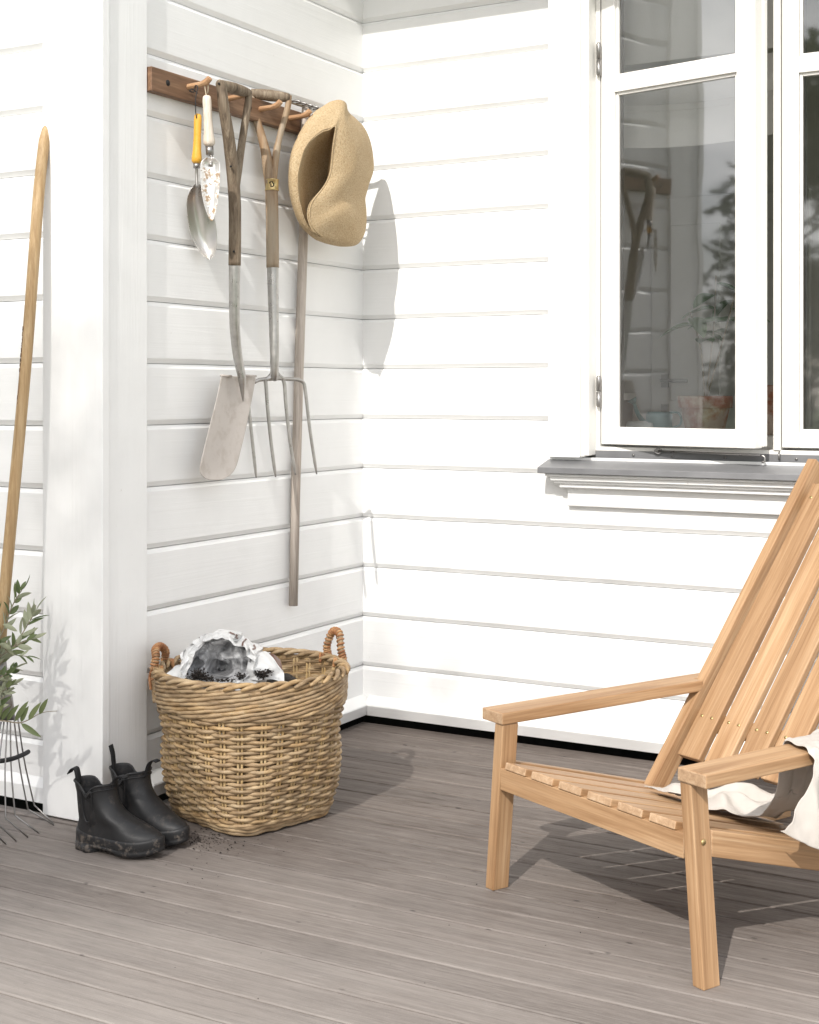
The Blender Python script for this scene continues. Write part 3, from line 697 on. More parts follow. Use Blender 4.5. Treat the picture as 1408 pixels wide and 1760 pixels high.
# olive plant just outside the left edge, its branches reaching into view
t = thing('olive_plant', (-.25, -1.80, 0), 'young olive plant with narrow grey-green leaves growing in front of the leaf rake', 'plant')
m = MB(); c = Vector((-.25, -1.80, 0)); prof = [(.085, 0), (.105, .10), (.118, .19), (.128, .19), (.130, .225), (.118, .225), (.112, .19), (.05, .185)]
m.rings([[c+Vector((math.cos(a)*r, math.sin(a)*r, z)) for a in [2*math.pi*k/32 for k in range(32)]] for r, z in prof]); m.build('pot', M['terracotta'], t, .002)
stems = MB(); leaves = MB(); rnd = random.Random(5)
def leaf(mb, p, d, L, W, n=6, curl=.12, nrm=None):
    d = Vector(d).normalized(); a = Vector(nrm) if nrm else Vector((rnd.uniform(-1, 1), rnd.uniform(-1, 1), rnd.uniform(-.6, 1)))
    a = a-d*a.dot(d); a.normalize(); s = d.cross(a); L_, R_ = [], []
    v = []; f = []
    for i in range(n+1):
        q = i/n; w = W*(math.sin(math.pi*q**.85)**.8)*.5+(.0006 if 0 < q < 1 else 0); c = Vector(p)+d*L*q-a*curl*L*q*q
        v += [c+s*w+a*w*.35, c, c-s*w+a*w*.35]
    for i in range(n):
        b = i*3; f += [(b, b+3, b+4, b+1), (b+1, b+4, b+5, b+2)]
    mb.add(v, f, True)
def branch(pts, dens=1.0, L=.064, start=.10):
    pl = cr([pz(*q) for q in pts], 26); stems.tube(pl, [lerp(.0028, .001, i/25) for i in range(26)], 5)
    n = int(13*dens)
    for i in range(n):
        q = start+(1-start)*(i+.5)/n; k = min(int(q*25), 24); p = lerp(pl[k], pl[k+1], q*25-k); d = (pl[k+1]-pl[k]).normalized()
        sd = d.cross(Vector((rnd.uniform(-1, 1), rnd.uniform(-1, 1), rnd.uniform(-1, 1)))).normalized()
        for sg in (1, -1):
            if rnd.random() < .12: continue
            leaf(leaves, p, d*rnd.uniform(.55, 1.0)+sd*sg*rnd.uniform(.5, .9)+Vector((0, 0, .1)), L*rnd.uniform(.7, 1.1)*(1-.3*q), .0125*rnd.uniform(.8, 1.15))
    leaf(leaves, pl[-1], pl[-1]-pl[-2], L*.75, .009)
root = (-120, 1430, 3.60)
def sub(*p): return [root]+list(p) if False else list(p)
trunk = [(-127, 1440, 3.59), (-100, 1340, 3.61), (-60, 1260, 3.63), (-30, 1190, 3.65)]
pl = cr([pz(*q) for q in trunk], 20); stems.tube(pl, [lerp(.007, .004, i/19) for i in range(20)], 8)
stems.tube(cr([Vector((-.25, -1.80, .18)), pl[0], pl[3]], 8), .007, 8)
branch([(-60, 1260, 3.63), (-25, 1150, 3.68), (5, 1085, 3.71), (22, 1040, 3.73), (38, 1014, 3.75)], 1.1)
branch([(-45, 1230, 3.63), (-5, 1150, 3.68), (28, 1105, 3.71), (50, 1070, 3.73), (62, 1050, 3.74)], 1.1)
branch([(-45, 1220, 3.63), (-20, 1150, 3.67), (10, 1122, 3.70), (35, 1106, 3.71), (54, 1098, 3.72)], .8, .056)
branch([(-40, 1200, 3.63), (-10, 1110, 3.65), (20, 1124, 3.67), (46, 1128, 3.68)], .6, .05)
branch([(-60, 1250, 3.61), (-30, 1190, 3.63), (0, 1165, 3.65), (25, 1150, 3.67)], .9, .05)
branch([(-60, 1270, 3.61), (-30, 1220, 3.63), (-5, 1195, 3.65), (20, 1178, 3.67)], .8, .048)
branch([(-70, 1280, 3.59), (-40, 1180, 3.61), (-20, 1100, 3.63), (-8, 1050, 3.65)], 1.3, .055)
branch([(-60, 1270, 3.61), (-30, 1235, 3.63), (-10, 1215, 3.65), (8, 1196, 3.66)], .6, .045)
pl = cr([pz(*q) for q in ((-60, 1265, 3.59), (-25, 1240, 3.60), (5, 1239, 3.61), (32, 1242.5, 3.62), (50, 1237, 3.63), (72, 1225, 3.64), (99, 1222, 3.65))], 40); stems.tube(pl, [lerp(.0024, .0008, i/39) for i in range(40)], 5)
for (a, b, L) in (((26, 1240), (46, 1206), 1), ((36, 1241), (47, 1215), .9), ((49, 1238), (68, 1208), 1), ((68, 1228), (80, 1202), .9), ((36, 1243), (69, 1267), 1), ((12, 1238), (30, 1212), 1), ((2, 1238), (16, 1215), 1), ((-5, 1238), (5, 1205), 1)):
    p, q = pz(a[0], a[1], 3.62), pz(b[0], b[1], 3.60); leaf(leaves, p, q-p, (q-p).length, .0135, nrm=(.4, -1, .3))
for i in range(36):
    p = pz(rnd.uniform(-70, 12), rnd.uniform(1060, 1225), rnd.uniform(3.58, 3.71)); leaf(leaves, p, (rnd.uniform(-.5, 1), rnd.uniform(-.5, .5), rnd.uniform(-.2, 1)), rnd.uniform(.045, .065), .012)
stems.build('stems', M['twig'], t); leaves.build('leaves', M['olive_leaf'], t)

# ------------------------------------------------------------------ wicker basket
BC = Vector((.298, -1.085, 0)); BROT = math.atan2(.286, .085)      # base edges run along this and its normal
bk = thing('wicker_basket', BC, 'tall round wicker basket with square base and two wrapped handles', 'basket')
NST = 30
def brad(a, z):                       # plan radius of the basket at height z: square foot, round mouth
    h = min(max(z/.40, 0), 1)
    p = lerp(6.5, 2.0, min(1, h*1.7)**.6)
    ca, sa = abs(math.cos(a-BROT)), abs(math.sin(a-BROT))
    unit = (ca**p+sa**p)**(-1/p)
    r = lerp(.150, .252, min(1, h/.8)**.62)+.001*max(0, h-.8)/.2
    if h > .93: r += .003*(h-.93)/.07
    return r*unit
def bpt(a, z, off=0): r = brad(a, z)+off; return BC+Vector((math.cos(a)*r, math.sin(a)*r, z))
br = random.Random(3)
body = MB(); stk = MB(); ST = [2*math.pi*(i+.25*br.uniform(-1, 1)*.5)/NST for i in range(NST)]
rows = 30; z0, z1 = .034, .316
for j in range(rows):
    z = lerp(z0, z1, j/(rows-1)); pts = []; rr = []
    ph = j % 2
    for i in range(NST):
        a0, a1 = ST[i], ST[(i+1) % NST]+(2*math.pi if i == NST-1 else 0)
        for k in range(5):
            u = k/5; a = lerp(a0, a1, u); sgn = (1 if (i+ph) % 2 else -1)
            o = math.cos(u*math.pi)*sgn*.0062
            dz = .0014*noise.noise((math.cos(a)*5, math.sin(a)*5, j*1.7))*2+.0035*noise.noise((math.cos(a)*1.3, math.sin(a)*1.3, j*.35))
            pts.append(bpt(a, z+dz, o)); rr.append(.0061*(1+.28*noise.noise((a*6, j*3.1, 2)))*(1-.22*abs(math.cos(u*math.pi))))
    # each row is worked from several separate rods
    nn = len(pts); nr = 5; st0 = br.randrange(nn)
    for q in range(nr):
        s_ = st0+q*nn//nr; e_ = st0+(q+1)*nn//nr+3
        seg = [pts[i % nn]+Vector((0, 0, .0)) for i in range(s_, e_)]; rad = [rr[i % nn] for i in range(s_, e_)]
        rad[0] *= .5; rad[-1] *= .5
        body.tube(seg, rad, 7, flat=None)
body.build('weave', M['wicker'], bk)
for i in range(NST):
    for dw in (-.0045, .0045):
        a = ST[i]+dw/.22; stk.tube([bpt(a, z, -.0005) for z in [lerp(.012, .392, q/14) for q in range(15)]], .0037, 6)
stk.build('stakes', M['wicker_pale'], bk)
rim = MB()
for j in range(10):                    # waling: three-rod rope, then the plaited border
    z = lerp(.322, .392, j/9)
    for ph in range(2):
        for q in range(6):
            pts = []; 
            for k in range(40):
                a = 2*math.pi*(q/6+k/39*(1/6+.05))+j*.37
                wv = math.sin(a*NST/3+ph*math.pi+j*.9)
                pts.append(bpt(a, z+.0042*wv+.004*noise.noise((math.cos(a)*2, math.sin(a)*2, j)), .0035+.0042*math.cos(a*NST/3+ph*math.pi+j*.9)+.002*math.sin(j/9*math.pi)))
            rim.tube(pts, [.004]+[.0056]*38+[.004], 6)
for q in range(36):                   # border strokes leaning over the top edge
    pts = []; 
    for k in range(8):
        a = 2*math.pi*(q/36+k/7*.062); u = k/7
        pts.append(bpt(a, .402+.012*math.sin(u*math.pi)-.004, .014*math.cos(u*math.pi)))
    rim.tube(pts, [.004, .0058, .0064, .0066, .0066, .0064, .0058, .004], 6)
rim.build('rim', M['wicker'], bk)
foot = MB()
for j in range(3):
    for q in range(5):
        pts = [bpt(2*math.pi*(q/5+k/23*(.2+.03)), .010+j*.010+.002*math.sin(k), .004+.002*math.sin(k*1.3+j)) for k in range(24)]
        foot.tube(pts, [.004]+[.0065]*22+[.004], 6)
foot.build('base_border', M['wicker'], bk)
b = MB(); b.rings([[bpt(2*math.pi*k/40, .03, -.012) for k in range(40)], [BC+Vector((0, 0, .03))+(bpt(2*math.pi*k/40, .03)-BC-Vector((0, 0, .03)))*.05 for k in range(40)]]); b.build('base', M['wicker'], bk)
vr_a = math.atan2(RY, RX)
for ang, side in ((vr_a+math.pi-.10, 0), (vr_a+.55, 1)):
    h = MB(); n = 60; half = .17 if side else .20; ht = .478 if side else .455
    A, B_ = bpt(ang-half, .345, .010), bpt(ang+half, .345, .010); top = bpt(ang, .40, -.004)
    out = (bpt(ang, .40)-BC); out.z = 0; out.normalize()
    path = cr([A-Vector((0, 0, .03)), bpt(ang-half, .40, .012), bpt(ang-half*.95, .435, .006), bpt(ang-half*.45, ht, .010), bpt(ang+half*.45, ht, .010), bpt(ang+half*.95, .435, .006), bpt(ang+half, .40, .012), B_-Vector((0, 0, .03))], n)
    hc_ = h.tube(path, .0085, 8)
    hb = h.build('handle', M['wicker'], bk)
    wv = MB()
    turns = 25
    for q in range(turns):
        i0 = 6+q*(n-12)/turns; k = int(i0); p = lerp(path[k], path[k+1], i0-k); tt = (path[k+1]-path[k]).normalized()
        a = out-tt*out.dot(tt); a.normalize(); b2 = tt.cross(a); w = (path[k+1]-path[k]).length*(n-12)/turns
        wv.tube([p+(a*math.cos(c)+b2*math.sin(c))*.0092+tt*(w*(c/(2*math.pi)-.5)) for c in [2*math.pi*u/14 for u in range(15)]], .0030, 6)
    for sgn, base in ((-1, ang-half), (1, ang+half)):      # crossed lashings down over the rim
        for dd in (-1, 1):
            wv.tube(cr([bpt(base+dd*.03, .415, .014), bpt(base, .385, .024), bpt(base-dd*.035, .352, .022)], 10), .0042, 6)
            wv.tube(cr([bpt(base+dd*.03, .415, -.010), bpt(base, .39, -.016)], 6), .0042, 6)
    wv.build('wrapping', M['wrap'], hb)

# crumpled compost bag in the basket
bag = thing('compost_bag', (BC.x-.03, BC.y-.03, .2), 'crumpled white plastic compost bag with silver-grey inside standing open in the basket', 'bag')
Ez = [(345,1176,3.74),(322,1165,3.76),(322,1150,3.77),(330,1132,3.78),(338,1118,3.785),(350,1104,3.79),(368,1098,3.79),(388,1099,3.79),(408,1104,3.79),(420,1114,3.78),(428,1128,3.775),(432,1145,3.77),(428,1162,3.755),(405,1174,3.74),(375,1179,3.735)]
Sz = [(345,1184,3.75),(306,1172,3.80),(310,1147,3.83),(316,1127,3.85),(326,1112,3.86),(344,1098,3.87),(366,1088,3.87),(386,1083.5,3.87),(410,1090,3.87),(428,1101,3.86),(444,1115,3.85),(456,1135,3.84),(462,1170,3.81),(405,1186,3.75),(375,1188,3.745)]
def lz(p, n=130): return cr([pz(*q) for q in p], n, True)
Sb, Eb = lz(Sz), lz(Ez)
cq = random.Random(4); CREASE = [(Vector((cq.gauss(0, 1), cq.gauss(0, 1), cq.gauss(0, 1))).normalized(), cq.uniform(.022, .075), cq.uniform(0, 1)) for _ in range(9)]
def crump(p, amt=.006):               # plastic film folds into flat facets along straight creases
    v = 0; p = p+Vector((noise.noise(p*9), noise.noise(p*9+Vector((3, 1, 7))), noise.noise(p*9+Vector((8, 5, 2)))))*.02
    for d_, lam, ph in CREASE:
        f = (p.dot(d_)/lam+ph) % 1.0; v += abs(2*f-1)*lam*9-lam*4.5
    return v*amt*.5
cb = pz(378, 1150, 3.98)
prof = [[lerp(p, cb, .75)+Vector((0, 0, -.05)) for p in Sb], [lerp(p, cb, .3)-Vector((0, 0, .01)) for p in Sb], Sb, [lerp(p, q, .55)-VF*.035 for p, q in zip(Sb, Eb)], [q-VF*.016 for q in Eb], Eb]
cb_ = [cr([l[k] for l in prof], 34) for k in range(130)]
rg = [[cb_[k][j]-VF*crump(cb_[k][j], .075)+VR*crump(cb_[k][j]*1.3, .022)+Vector((0, 0, crump(cb_[k][j]*1.2+Vector((.1, 0, 0)), .018))) for k in range(130)] for j in range(34)]
m = MB(); m.rings(rg, cap=False, smooth=False); outer = m.build('outer_film', M['bag_white'], bag)
ci = pz(378, 1150, 3.93)
prof = [Eb, [lerp(p, ci, .12)+VF*.02 for p in Eb], [lerp(p, ci, .5)+VF*.0 for p in Eb], [lerp(p, ci, .95) for p in Eb]]
cb_ = [cr([l[k] for l in prof], 26) for k in range(130)]
rg = [[cb_[k][j]-VF*crump(cb_[k][j], .10)*min(1, j/3) for k in range(130)] for j in range(26)]
m = MB(); m.rings(rg, cap=False, smooth=False); m.build('inner_film', M['bag_grey'], bag)
m = MB()                                             # the folded-down side of the bag
for (pts, amp) in ((([(428,1130,3.80),(448,1120,3.83),(466,1128,3.83),(488,1150,3.80)], [(425,1150,3.76),(446,1138,3.77),(464,1143,3.77),(488,1160,3.77)], [(428,1170,3.74),(450,1168,3.735),(470,1170,3.745),(490,1172,3.76)]), .009),
                   (([(296,1150,3.80),(300,1146,3.82),(308,1142,3.84)], [(284,1160,3.77),(298,1156,3.78),(312,1150,3.80)], [(286,1170,3.76),(300,1172,3.76),(316,1172,3.77)]), .005)):
    rws = [cr([pz(*q) for q in r], 26) for r in pts]; cc = [cr([r[k] for r in rws], 20) for k in range(26)]
    m = MB(); m.rings([[cc[k][j]-VF*crump(cc[k][j], amp*7) for k in range(26)] for j in range(20)], cap=False, closed=False, smooth=False)
    m.build('folded_edge', M['bag_white'], bag, sub=1)
m = MB(); rws = [cr([pz(*q) for q in r], 14) for r in ([(456,1123,3.86),(470,1124,3.86),(482,1134,3.85)], [(464,1135,3.825),(474,1137,3.82),(486,1148,3.81)], [(470,1150,3.81),(480,1150,3.80),(486,1160,3.80)])]
m.rings([[p-VF*crump(p, .006) for p in r] for r in rws], cap=False, closed=False, smooth=False); m.build('printed_corner', M['bag_brown'], bag, sub=1)
from mathutils.bvhtree import BVHTree
def on_mesh(bmb_rings, pts, lift):                   # lay a print mark on the film
    pass
dg = MB(); bv = BVHTree.FromPolygons([v for r in [[cb0 for cb0 in rr] for rr in []] for v in r] or [Vector((0,0,0)), Vector((1,0,0)), Vector((0,1,0))], [(0,1,2)])
vs_ = [v.co+Vector(bag['_w']) for v in outer.data.vertices]; bv = BVHTree.FromPolygons(vs_, [tuple(p.vertices) for p in outer.data.polygons])
for path, wdt in (([(393,1086), (400,1089), (408,1092), (404,1096), (410,1097)], 2.6), ([(424,1098), (418,1104), (417,1110)], 3), ([(436,1108), (439,1114), (434,1116)], 3), ([(342,1096), (347,1093)], 2.0)):
    L_, R_ = [], []
    pp = cr([Vector((a, b, 0)) for a, b in path], 12)
    for i, q in enumerate(pp):
        d_ = (pp[min(i+1, 11)]-pp[max(i-1, 0)]).normalized(); nrm = Vector((-d_.y, d_.x, 0))
        for sg, lst in ((-1, L_), (1, R_)):
            e = q+nrm*sg*wdt*.5; o_ = Vector(CAM); dr_ = (pz(e.x, e.y, 1.0)-o_)
            hit = bv.ray_cast(o_, dr_.normalized())
            lst.append(hit[0]-dr_.normalized()*.0022 if hit[0] else None)
    ok = [(a, b) for a, b in zip(L_, R_) if a and b]
    if len(ok) > 2:
        dg = MB(); dg.rings([[a for a, b in ok], [b for a, b in ok]], cap=False, closed=False); dg.build('brown_print', M['bag_brown'], bag)
m = MB(); n = 40; rg = []
for j in range(12):
    r = .19*j/11; rg.append([BC+Vector((-.02+math.cos(a)*r*1.05, -.02+math.sin(a)*r, .362+.018*noise.noise((math.cos(a)*r*30, math.sin(a)*r*30, 1))+.03*noise.noise((math.cos(a)*r*9, math.sin(a)*r*9, 5))-.6*max(0, r-.16))) for a in [2*math.pi*k/n for k in range(n)]])
m.rings(rg, cap=False)
m.build('soil', M['soil'], bag, sub=1)
m = MB(); sr = random.Random(9)
def crumb(p, r):
    p = Vector(p); v = [p+Vector((sr.uniform(.5, 1)*r*x, sr.uniform(.5, 1)*r*y_, r*.6+sr.uniform(.4, .9)*r*z*.7)) for x, y_, z in ((1,0,0),(-1,0,0),(0,1,0),(0,-1,0),(0,0,1),(0,0,-.8))]
    m.add(v, [(0,2,4),(2,1,4),(1,3,4),(3,0,4),(2,0,5),(1,2,5),(3,1,5),(0,3,5)])
for (px, py, Z, sx, sy, n_) in ((340,1163,3.745,14,8,420),(356,1168,3.735,10,4,90),(414,1165,3.745,9,5,90),(450,1161,3.735,10,6,220),(462,1156,3.745,5,3,50),(385,1171,3.73,20,2,80)):
    for i in range(n_): crumb(pz(sr.gauss(px, sx*.5), sr.gauss(py, sy*.6), Z+sr.uniform(-.012, .012)), sr.uniform(.002, .0055))
tag(m.build('soil_crumbs', M['soil'], bag), kind='stuff')


# spilled soil crumbs on the deck
m = MB(); sr = random.Random(9)
def crumb(p, r):
    p = Vector(p); v = [p+Vector((sr.uniform(.5, 1)*r*x, sr.uniform(.5, 1)*r*y_, r*.6+sr.uniform(.4, .9)*r*z*.7)) for x, y_, z in ((1,0,0),(-1,0,0),(0,1,0),(0,-1,0),(0,0,1),(0,0,-.8))]
    m.add(v, [(0,2,4),(2,1,4),(1,3,4),(3,0,4),(2,0,5),(1,2,5),(3,1,5),(0,3,5)])
for i in range(330):
    px = sr.gauss(352, 22); py = sr.gauss(1443, 9)
    if sr.random() < .25: px, py = sr.gauss(400, 50), sr.gauss(1450, 16)
    if py < 1425: continue
    crumb(ground(px, py, 0), abs(sr.gauss(0, .0016))+.0008)
for i in range(60): crumb(ground(sr.gauss(330, 60), sr.gauss(1480, 25), 0), abs(sr.gauss(0, .001))+.0006)
for i in range(40): crumb(ground(sr.uniform(20, 1300), sr.uniform(1440, 1740), 0), abs(sr.gauss(0, .001))+.0006)
for (px, py) in ((1086,1520),(1084,1532),(1068,1545),(1058,1553),(1095,1521),(1043,1564),(998,1604),(938,1626),(1029,1578)): crumb(ground(px, py, 0), .0022)
tag(m.build('spilled_soil', M['soil']), 'dark soil crumbs spilled on the deck beside the basket and boots', 'soil', kind='stuff')

# ------------------------------------------------------------------ rubber boots
def make_boot(label):
    t = bpy.data.objects.new('rubber_boot', None); COL.objects.link(t); tag(t, label, 'boot', 'pair of black rubber ankle boots')
    def outline(xb, xf, w, sh=0.0, n=40):
        pts = []
        for k in range(n):
            a = 2*math.pi*k/n; c, s_ = math.cos(a), math.sin(a); e = .62
            x = math.copysign(abs(c)**.8, c); y = math.copysign(abs(s_)**.8, s_)
            q = (x+1)/2
            ww = w*(.80+.22*math.exp(-((q-.70)/.26)**2)-.10*math.exp(-((q-.42)/.16)**2))
            pts.append(Vector((lerp(xb, xf, q), y*ww*.5+sh*q*q*.010, 0)))
        return pts
    lv = [(.020, .006, .276, .094), (.032, .002, .279, .097), (.046, .002, .277, .096), (.056, .004, .268, .093), (.066, .007, .250, .089), (.076, .010, .222, .085), (.088, .013, .190, .082), (.100, .014, .163, .080), (.114, .013, .143, .079), (.130, .009, .131, .080), (.148, .004, .125, .084), (.164, .000, .124, .088), (.176, -.002, .125, .090)]
    rgs = []
    for z, xb, xf, w in lv:
        o = outline(xb, xf, w, 1 if z < .08 else 0)
        dip = [0]*40
        r = []
        for p in o:
            q = (p.x-xb)/(xf-xb); zz = z
            if z > .12: zz = z-(.030*math.exp(-((q-.50)/.16)**2))*(z-.12)/.056
            if z < .06: zz += .010*max(0, (q-.72)/.28)**2*(1 if z < .03 else .5)
            if .05 < z < .12: zz += 0
            r.append(Vector((p.x, p.y, zz)))
        rgs.append(r)
    inn = []
    top = rgs[-1]; cx = sum((p.x for p in top))/40; 
    for dz, sc in ((.0012, .985), (0, .93), (-.03, .90), (-.08, .82)):
        inn.append([Vector((cx+(p.x-cx)*sc, p.y*sc, p.z+dz)) for p in top])
    inn.append([Vector((cx+(p.x-cx)*.8, p.y*.7, .05)) for p in top])
    m = MB(); m.rings(rgs+inn); m.build('upper', M['rubber'], t, sub=1)
    # foxing band with dried mud, sole and heel
    m = MB(); fr = []
    for z, ex in ((.008, -.002), (.010, .0025), (.018, .004), (.021, .0018), (.024, .0034), (.040, .0034), (.044, .002), (.046, -.002)):
        o = outline(.004, .277, .096, 1); c = Vector((.14, 0, 0)); r = []
        for p in o:
            d_ = (p-c).normalized(); q = (p.x-.004)/.273
            zz = z+.010*max(0, (q-.75)/.25)**2
            if z < .021 and q < .62: zz = z+.006*min(1, (.62-q)/.1)
            if z > .04 and q < .25: zz += .010*(.25-q)/.25
            r.append(Vector((p.x+d_.x*ex, p.y+d_.y*ex, zz)))
        fr.append(r)
    m.rings(fr); m.build('sole', M['rubber_mud'], t)
    m = MB(); o = [p for p in outline(.002, .085, .080)]
    m.rings([[p+Vector((0, 0, z)) for p in [Vector((q.x*1.0, q.y*k, 0)) for q in o]] for z, k in ((.0, .95), (.002, 1), (.020, .98))]); m.build('heel', M['rubber_mud'], t)
    for sy in (-1, 1):              # elastic gussets with a raised welt
        g = MB(); wl_ = MB()
        def side(x, z):
            for i in range(len(lv)-1):
                if lv[i][0] <= z <= lv[i+1][0]+1e-6:
                    u = (z-lv[i][0])/(lv[i+1][0]-lv[i][0]); a_, b_ = lv[i], lv[i+1]; xb, xf, w = lerp(a_[1], b_[1], u), lerp(a_[2], b_[2], u), lerp(a_[3], b_[3], u)
                    break
            q = min(max((x-xb)/(xf-xb), .02), .98); c = abs(2*q-1)**1.25; s_ = max(0, 1-c*c)**.5
            ww = w*(.80+.22*math.exp(-((q-.70)/.26)**2)-.10*math.exp(-((q-.42)/.16)**2))
            if z > .12: z = z-.030*math.exp(-((q-.50)/.16)**2)*(z-.12)/.056
            return Vector((x, sy*(s_**.8)*ww*.5, z))
        pts = [(.038, .170), (.041, .125), (.047, .092), (.060, .076), (.074, .088), (.082, .115), (.085, .168)]
        def zdip(x, z): return z
        edge = cr([side(*p)+Vector((0, sy*.0014, 0)) for p in pts], 30)
        mid = [side(lerp(.039, .084, k/8), lerp(.169, .167, k/8)) for k in range(9)]
        rows = []
        for j in range(9):
            z = lerp(.0775, .168, j/8); pe = cr([Vector((p[0], p[1], 0)) for p in pts], 60)
            left = min(pe[:28], key=lambda p: abs(p.y-z)); right = min(pe[28:], key=lambda p: abs(p.y-z))
            rows.append([side(lerp(left.x, right.x, k/8), z)+Vector((0, sy*.0012, 0)) for k in range(9)])
        g.rings(rows, cap=False, closed=False); g.build('gusset', M['elastic'], t)
        wl_.tube(edge+[p+Vector((0, sy*.0014, 0)) for p in mid[::-1]], .0025, 6); wl_.build('welt', M['rubber'], t)
    m = MB(); m.tube([p+Vector((0, 0, -.002)) for p in top], .0028, 6, True)
    m.tube([p*1.0+Vector((0, 0, -.013)) for p in [Vector((cx+(p.x-cx)*1.012, p.y*1.012, p.z)) for p in top[-9:]+top[:10]]], .0016, 6); m.build('top_binding', M['rubber'], t)
    return t, lv
def tab(t, pts, w, wd):
    m = MB(); pl = cr([Vector(p) for p in pts], 14); wv = Vector(wd).normalized()
    m.rings([[p-wv*w/2 for p in pl], [p+wv*w/2 for p in pl]], cap=False, closed=False); return m.build('pull_tab', M['webbing'], t, solid=.0024)
boot, LV = make_boot('black rubber ankle boot nearest the camera, its heel tab flopped outwards')
b2 = boot.copy(); COL.objects.link(b2); b2['label'] = 'black rubber ankle boot behind the other, next to the basket, its heel tab standing up'
for ch in list(boot.children):
    c = ch.copy(); COL.objects.link(c); c.parent = b2
boot.scale = (.915, 1.03, 1.0); boot.location = (.068, -1.525, 0); boot.rotation_euler = (0, 0, R(3.5))
b2.location = (.073, -1.395, 0); b2.rotation_euler = (0, 0, R(-1)); b2.scale = (.915, -1.03, 1.02)
tab(boot, [(.004, 0, .160), (-.001, 0, .182), (-.008, .002, .196), (-.022, .004, .197), (-.036, .006, .182)], .020, (0, 1, .1))
tab(boot, [(.122, 0, .158), (.126, 0, .178), (.134, 0, .190), (.150, 0, .196), (.168, 0, .194)], .020, (0, 1, 0))
tab(b2, [(.004, 0, .160), (-.001, 0, .185), (-.004, 0, .205), (-.012, 0, .226)], .021, (.3, 1, 0))
tab(b2, [(.122, 0, .158), (.127, 0, .178), (.136, 0, .196), (.152, 0, .206), (.166, 0, .203)], .020, (.1, 1, 0))

# ------------------------------------------------------------------ teak lounge chair
CW = Vector((.897, -.4406, 0)).normalized(); CB = Vector((.4406, .897, 0)).normalized(); CO = Vector((1.144, -1.298, 0))
chair = thing('lounge_chair', CO, 'low slatted teak lounge chair with reclined back and flat armrests', 'lounge chair', None, (0, 0, math.atan2(CW.y, CW.x)))
chair['_w'] = (0.0, 0.0, 0.0)
def plank(name, o, x, y, z, mat, bev=.002, parent=None, poly=None, label=None):
    """one timber: origin o, long axis x, width axis y, thickness axis z (full-length vectors); its own local X runs along the grain"""
    x, y, z = Vector(x), Vector(y), Vector(z); X = x.normalized(); Z = (z-X*z.dot(X)).normalized(); Y = Z.cross(X)
    mb = MB(); T = Matrix((X, Y, Z)).to_4x4()
    c = [Vector((0,0,0)), x, x+y, y]; b4 = [T@q for q in c]; t4 = [T@(q+z) for q in c]
    if poly: mb.prism([T@Vector(q) for q in poly], T@z)
    else: mb.hexa(b4, t4)
    o_ = mb.build(name, mat, None, bev)
    bm = bmesh.new(); bm.from_mesh(o_.data); bmesh.ops.recalc_face_normals(bm, faces=bm.faces); bm.to_mesh(o_.data); bm.free()
    o_.data.materials.append(M['teak_end'])
    for p in o_.data.polygons:
        if abs(p.normal.x) > .9: p.material_index = 1
    o_.parent = parent or chair
    o_.matrix_local = Matrix.Translation(o) @ Matrix((X, Y, Z)).transposed().to_4x4()
    return o_
TK = M['teak']
def leg(s0, s1):
    return plank('leg', (s0, 0, 0), (s1-s0, 0, .3955), (.03, 0, 0), (0, .046, 0), TK)
leg(-.03, .007)
l2 = leg(.638, .603)
m = MB(); c = Vector((.648+.0042, .024, .0)); zb = 1.171-(1450-672)/F*2.77
mt = Vector((.6415, .024, .280)); mt.x = .668-.035*.28/.3955+.0005
m.tube([mt, mt+Vector((.0012, 0, 0))], .0062, 14); bo = m.build('bolt', M['brass'], chair)
for s, (i0, i1) in ((0, (-.038, .040)), (1, (.600, .678))):
    if s == 0: poly = [(i0, -.004, 0), (i1, -.004, 0), (i1, .655, 0), (.009, .655, 0), (.009, .775, 0), (i0, .775, 0)]
    else: poly = [(i0, -.004, 0), (i1, -.004, 0), (i1, .775, 0), (.631, .775, 0), (.631, .655, 0), (i0, .655, 0)]
    plank('armrest', (0, 0, .396), (0, 1, 0), (.08, 0, 0), (0, 0, .028), TK, .003, None, poly)
    st = .010 if s == 0 else .600
    u = Vector((0, .778, 1)).normalized(); nb = Vector((0, 1, -.778)).normalized()
    zl = .1455 if s == 0 else .205
    o = Vector((st, .661+(zl-.424)*.778, zl)); Lb = (.984-zl)*math.sqrt(1+.778**2)
    plank('back_post', o, u*Lb, (.03, 0, 0), nb*.055, TK, .0025)
    ra = -.0215 if s == 0 else .6150
    plank('side_rail', (ra, 0, 0), (0, .96, -.2618), (0, .05, .18), (.030, 0, 0), TK, .002, None, [(0, .0465, .300), (0, .0465, .247), (0, .93, .0), (0, 1.03, .0), (0, 1.03, .0345)])
plank('front_rail', (.026, .0, .243), (.587, 0, 0), (0, .028, 0), (0, 0, .0505), TK)
plank('seat_bar', (.010, .46, .135), (.62, 0, 0), (0, .04, 0), (0, 0, .028), TK)
su = Vector((0, 1, -.273)).normalized(); sn = Vector((0, .273, 1)).normalized()
for i in range(6): plank('seat_slat', Vector((.0455+.0943*i, -.0025, .2955)), su*.56, (.0742, 0, 0), sn*.017, TK, .0022)
bu = u; bn = nb
def backp(s, z, off): return Vector((s, .661+(z-.424)*.778, z))+bn*off
for z in (.335, .872):
    plank('back_bar', backp(.0405, z, .0322), (.559, 0, 0), bu*.045, bn*.022, TK)
sc = MB()
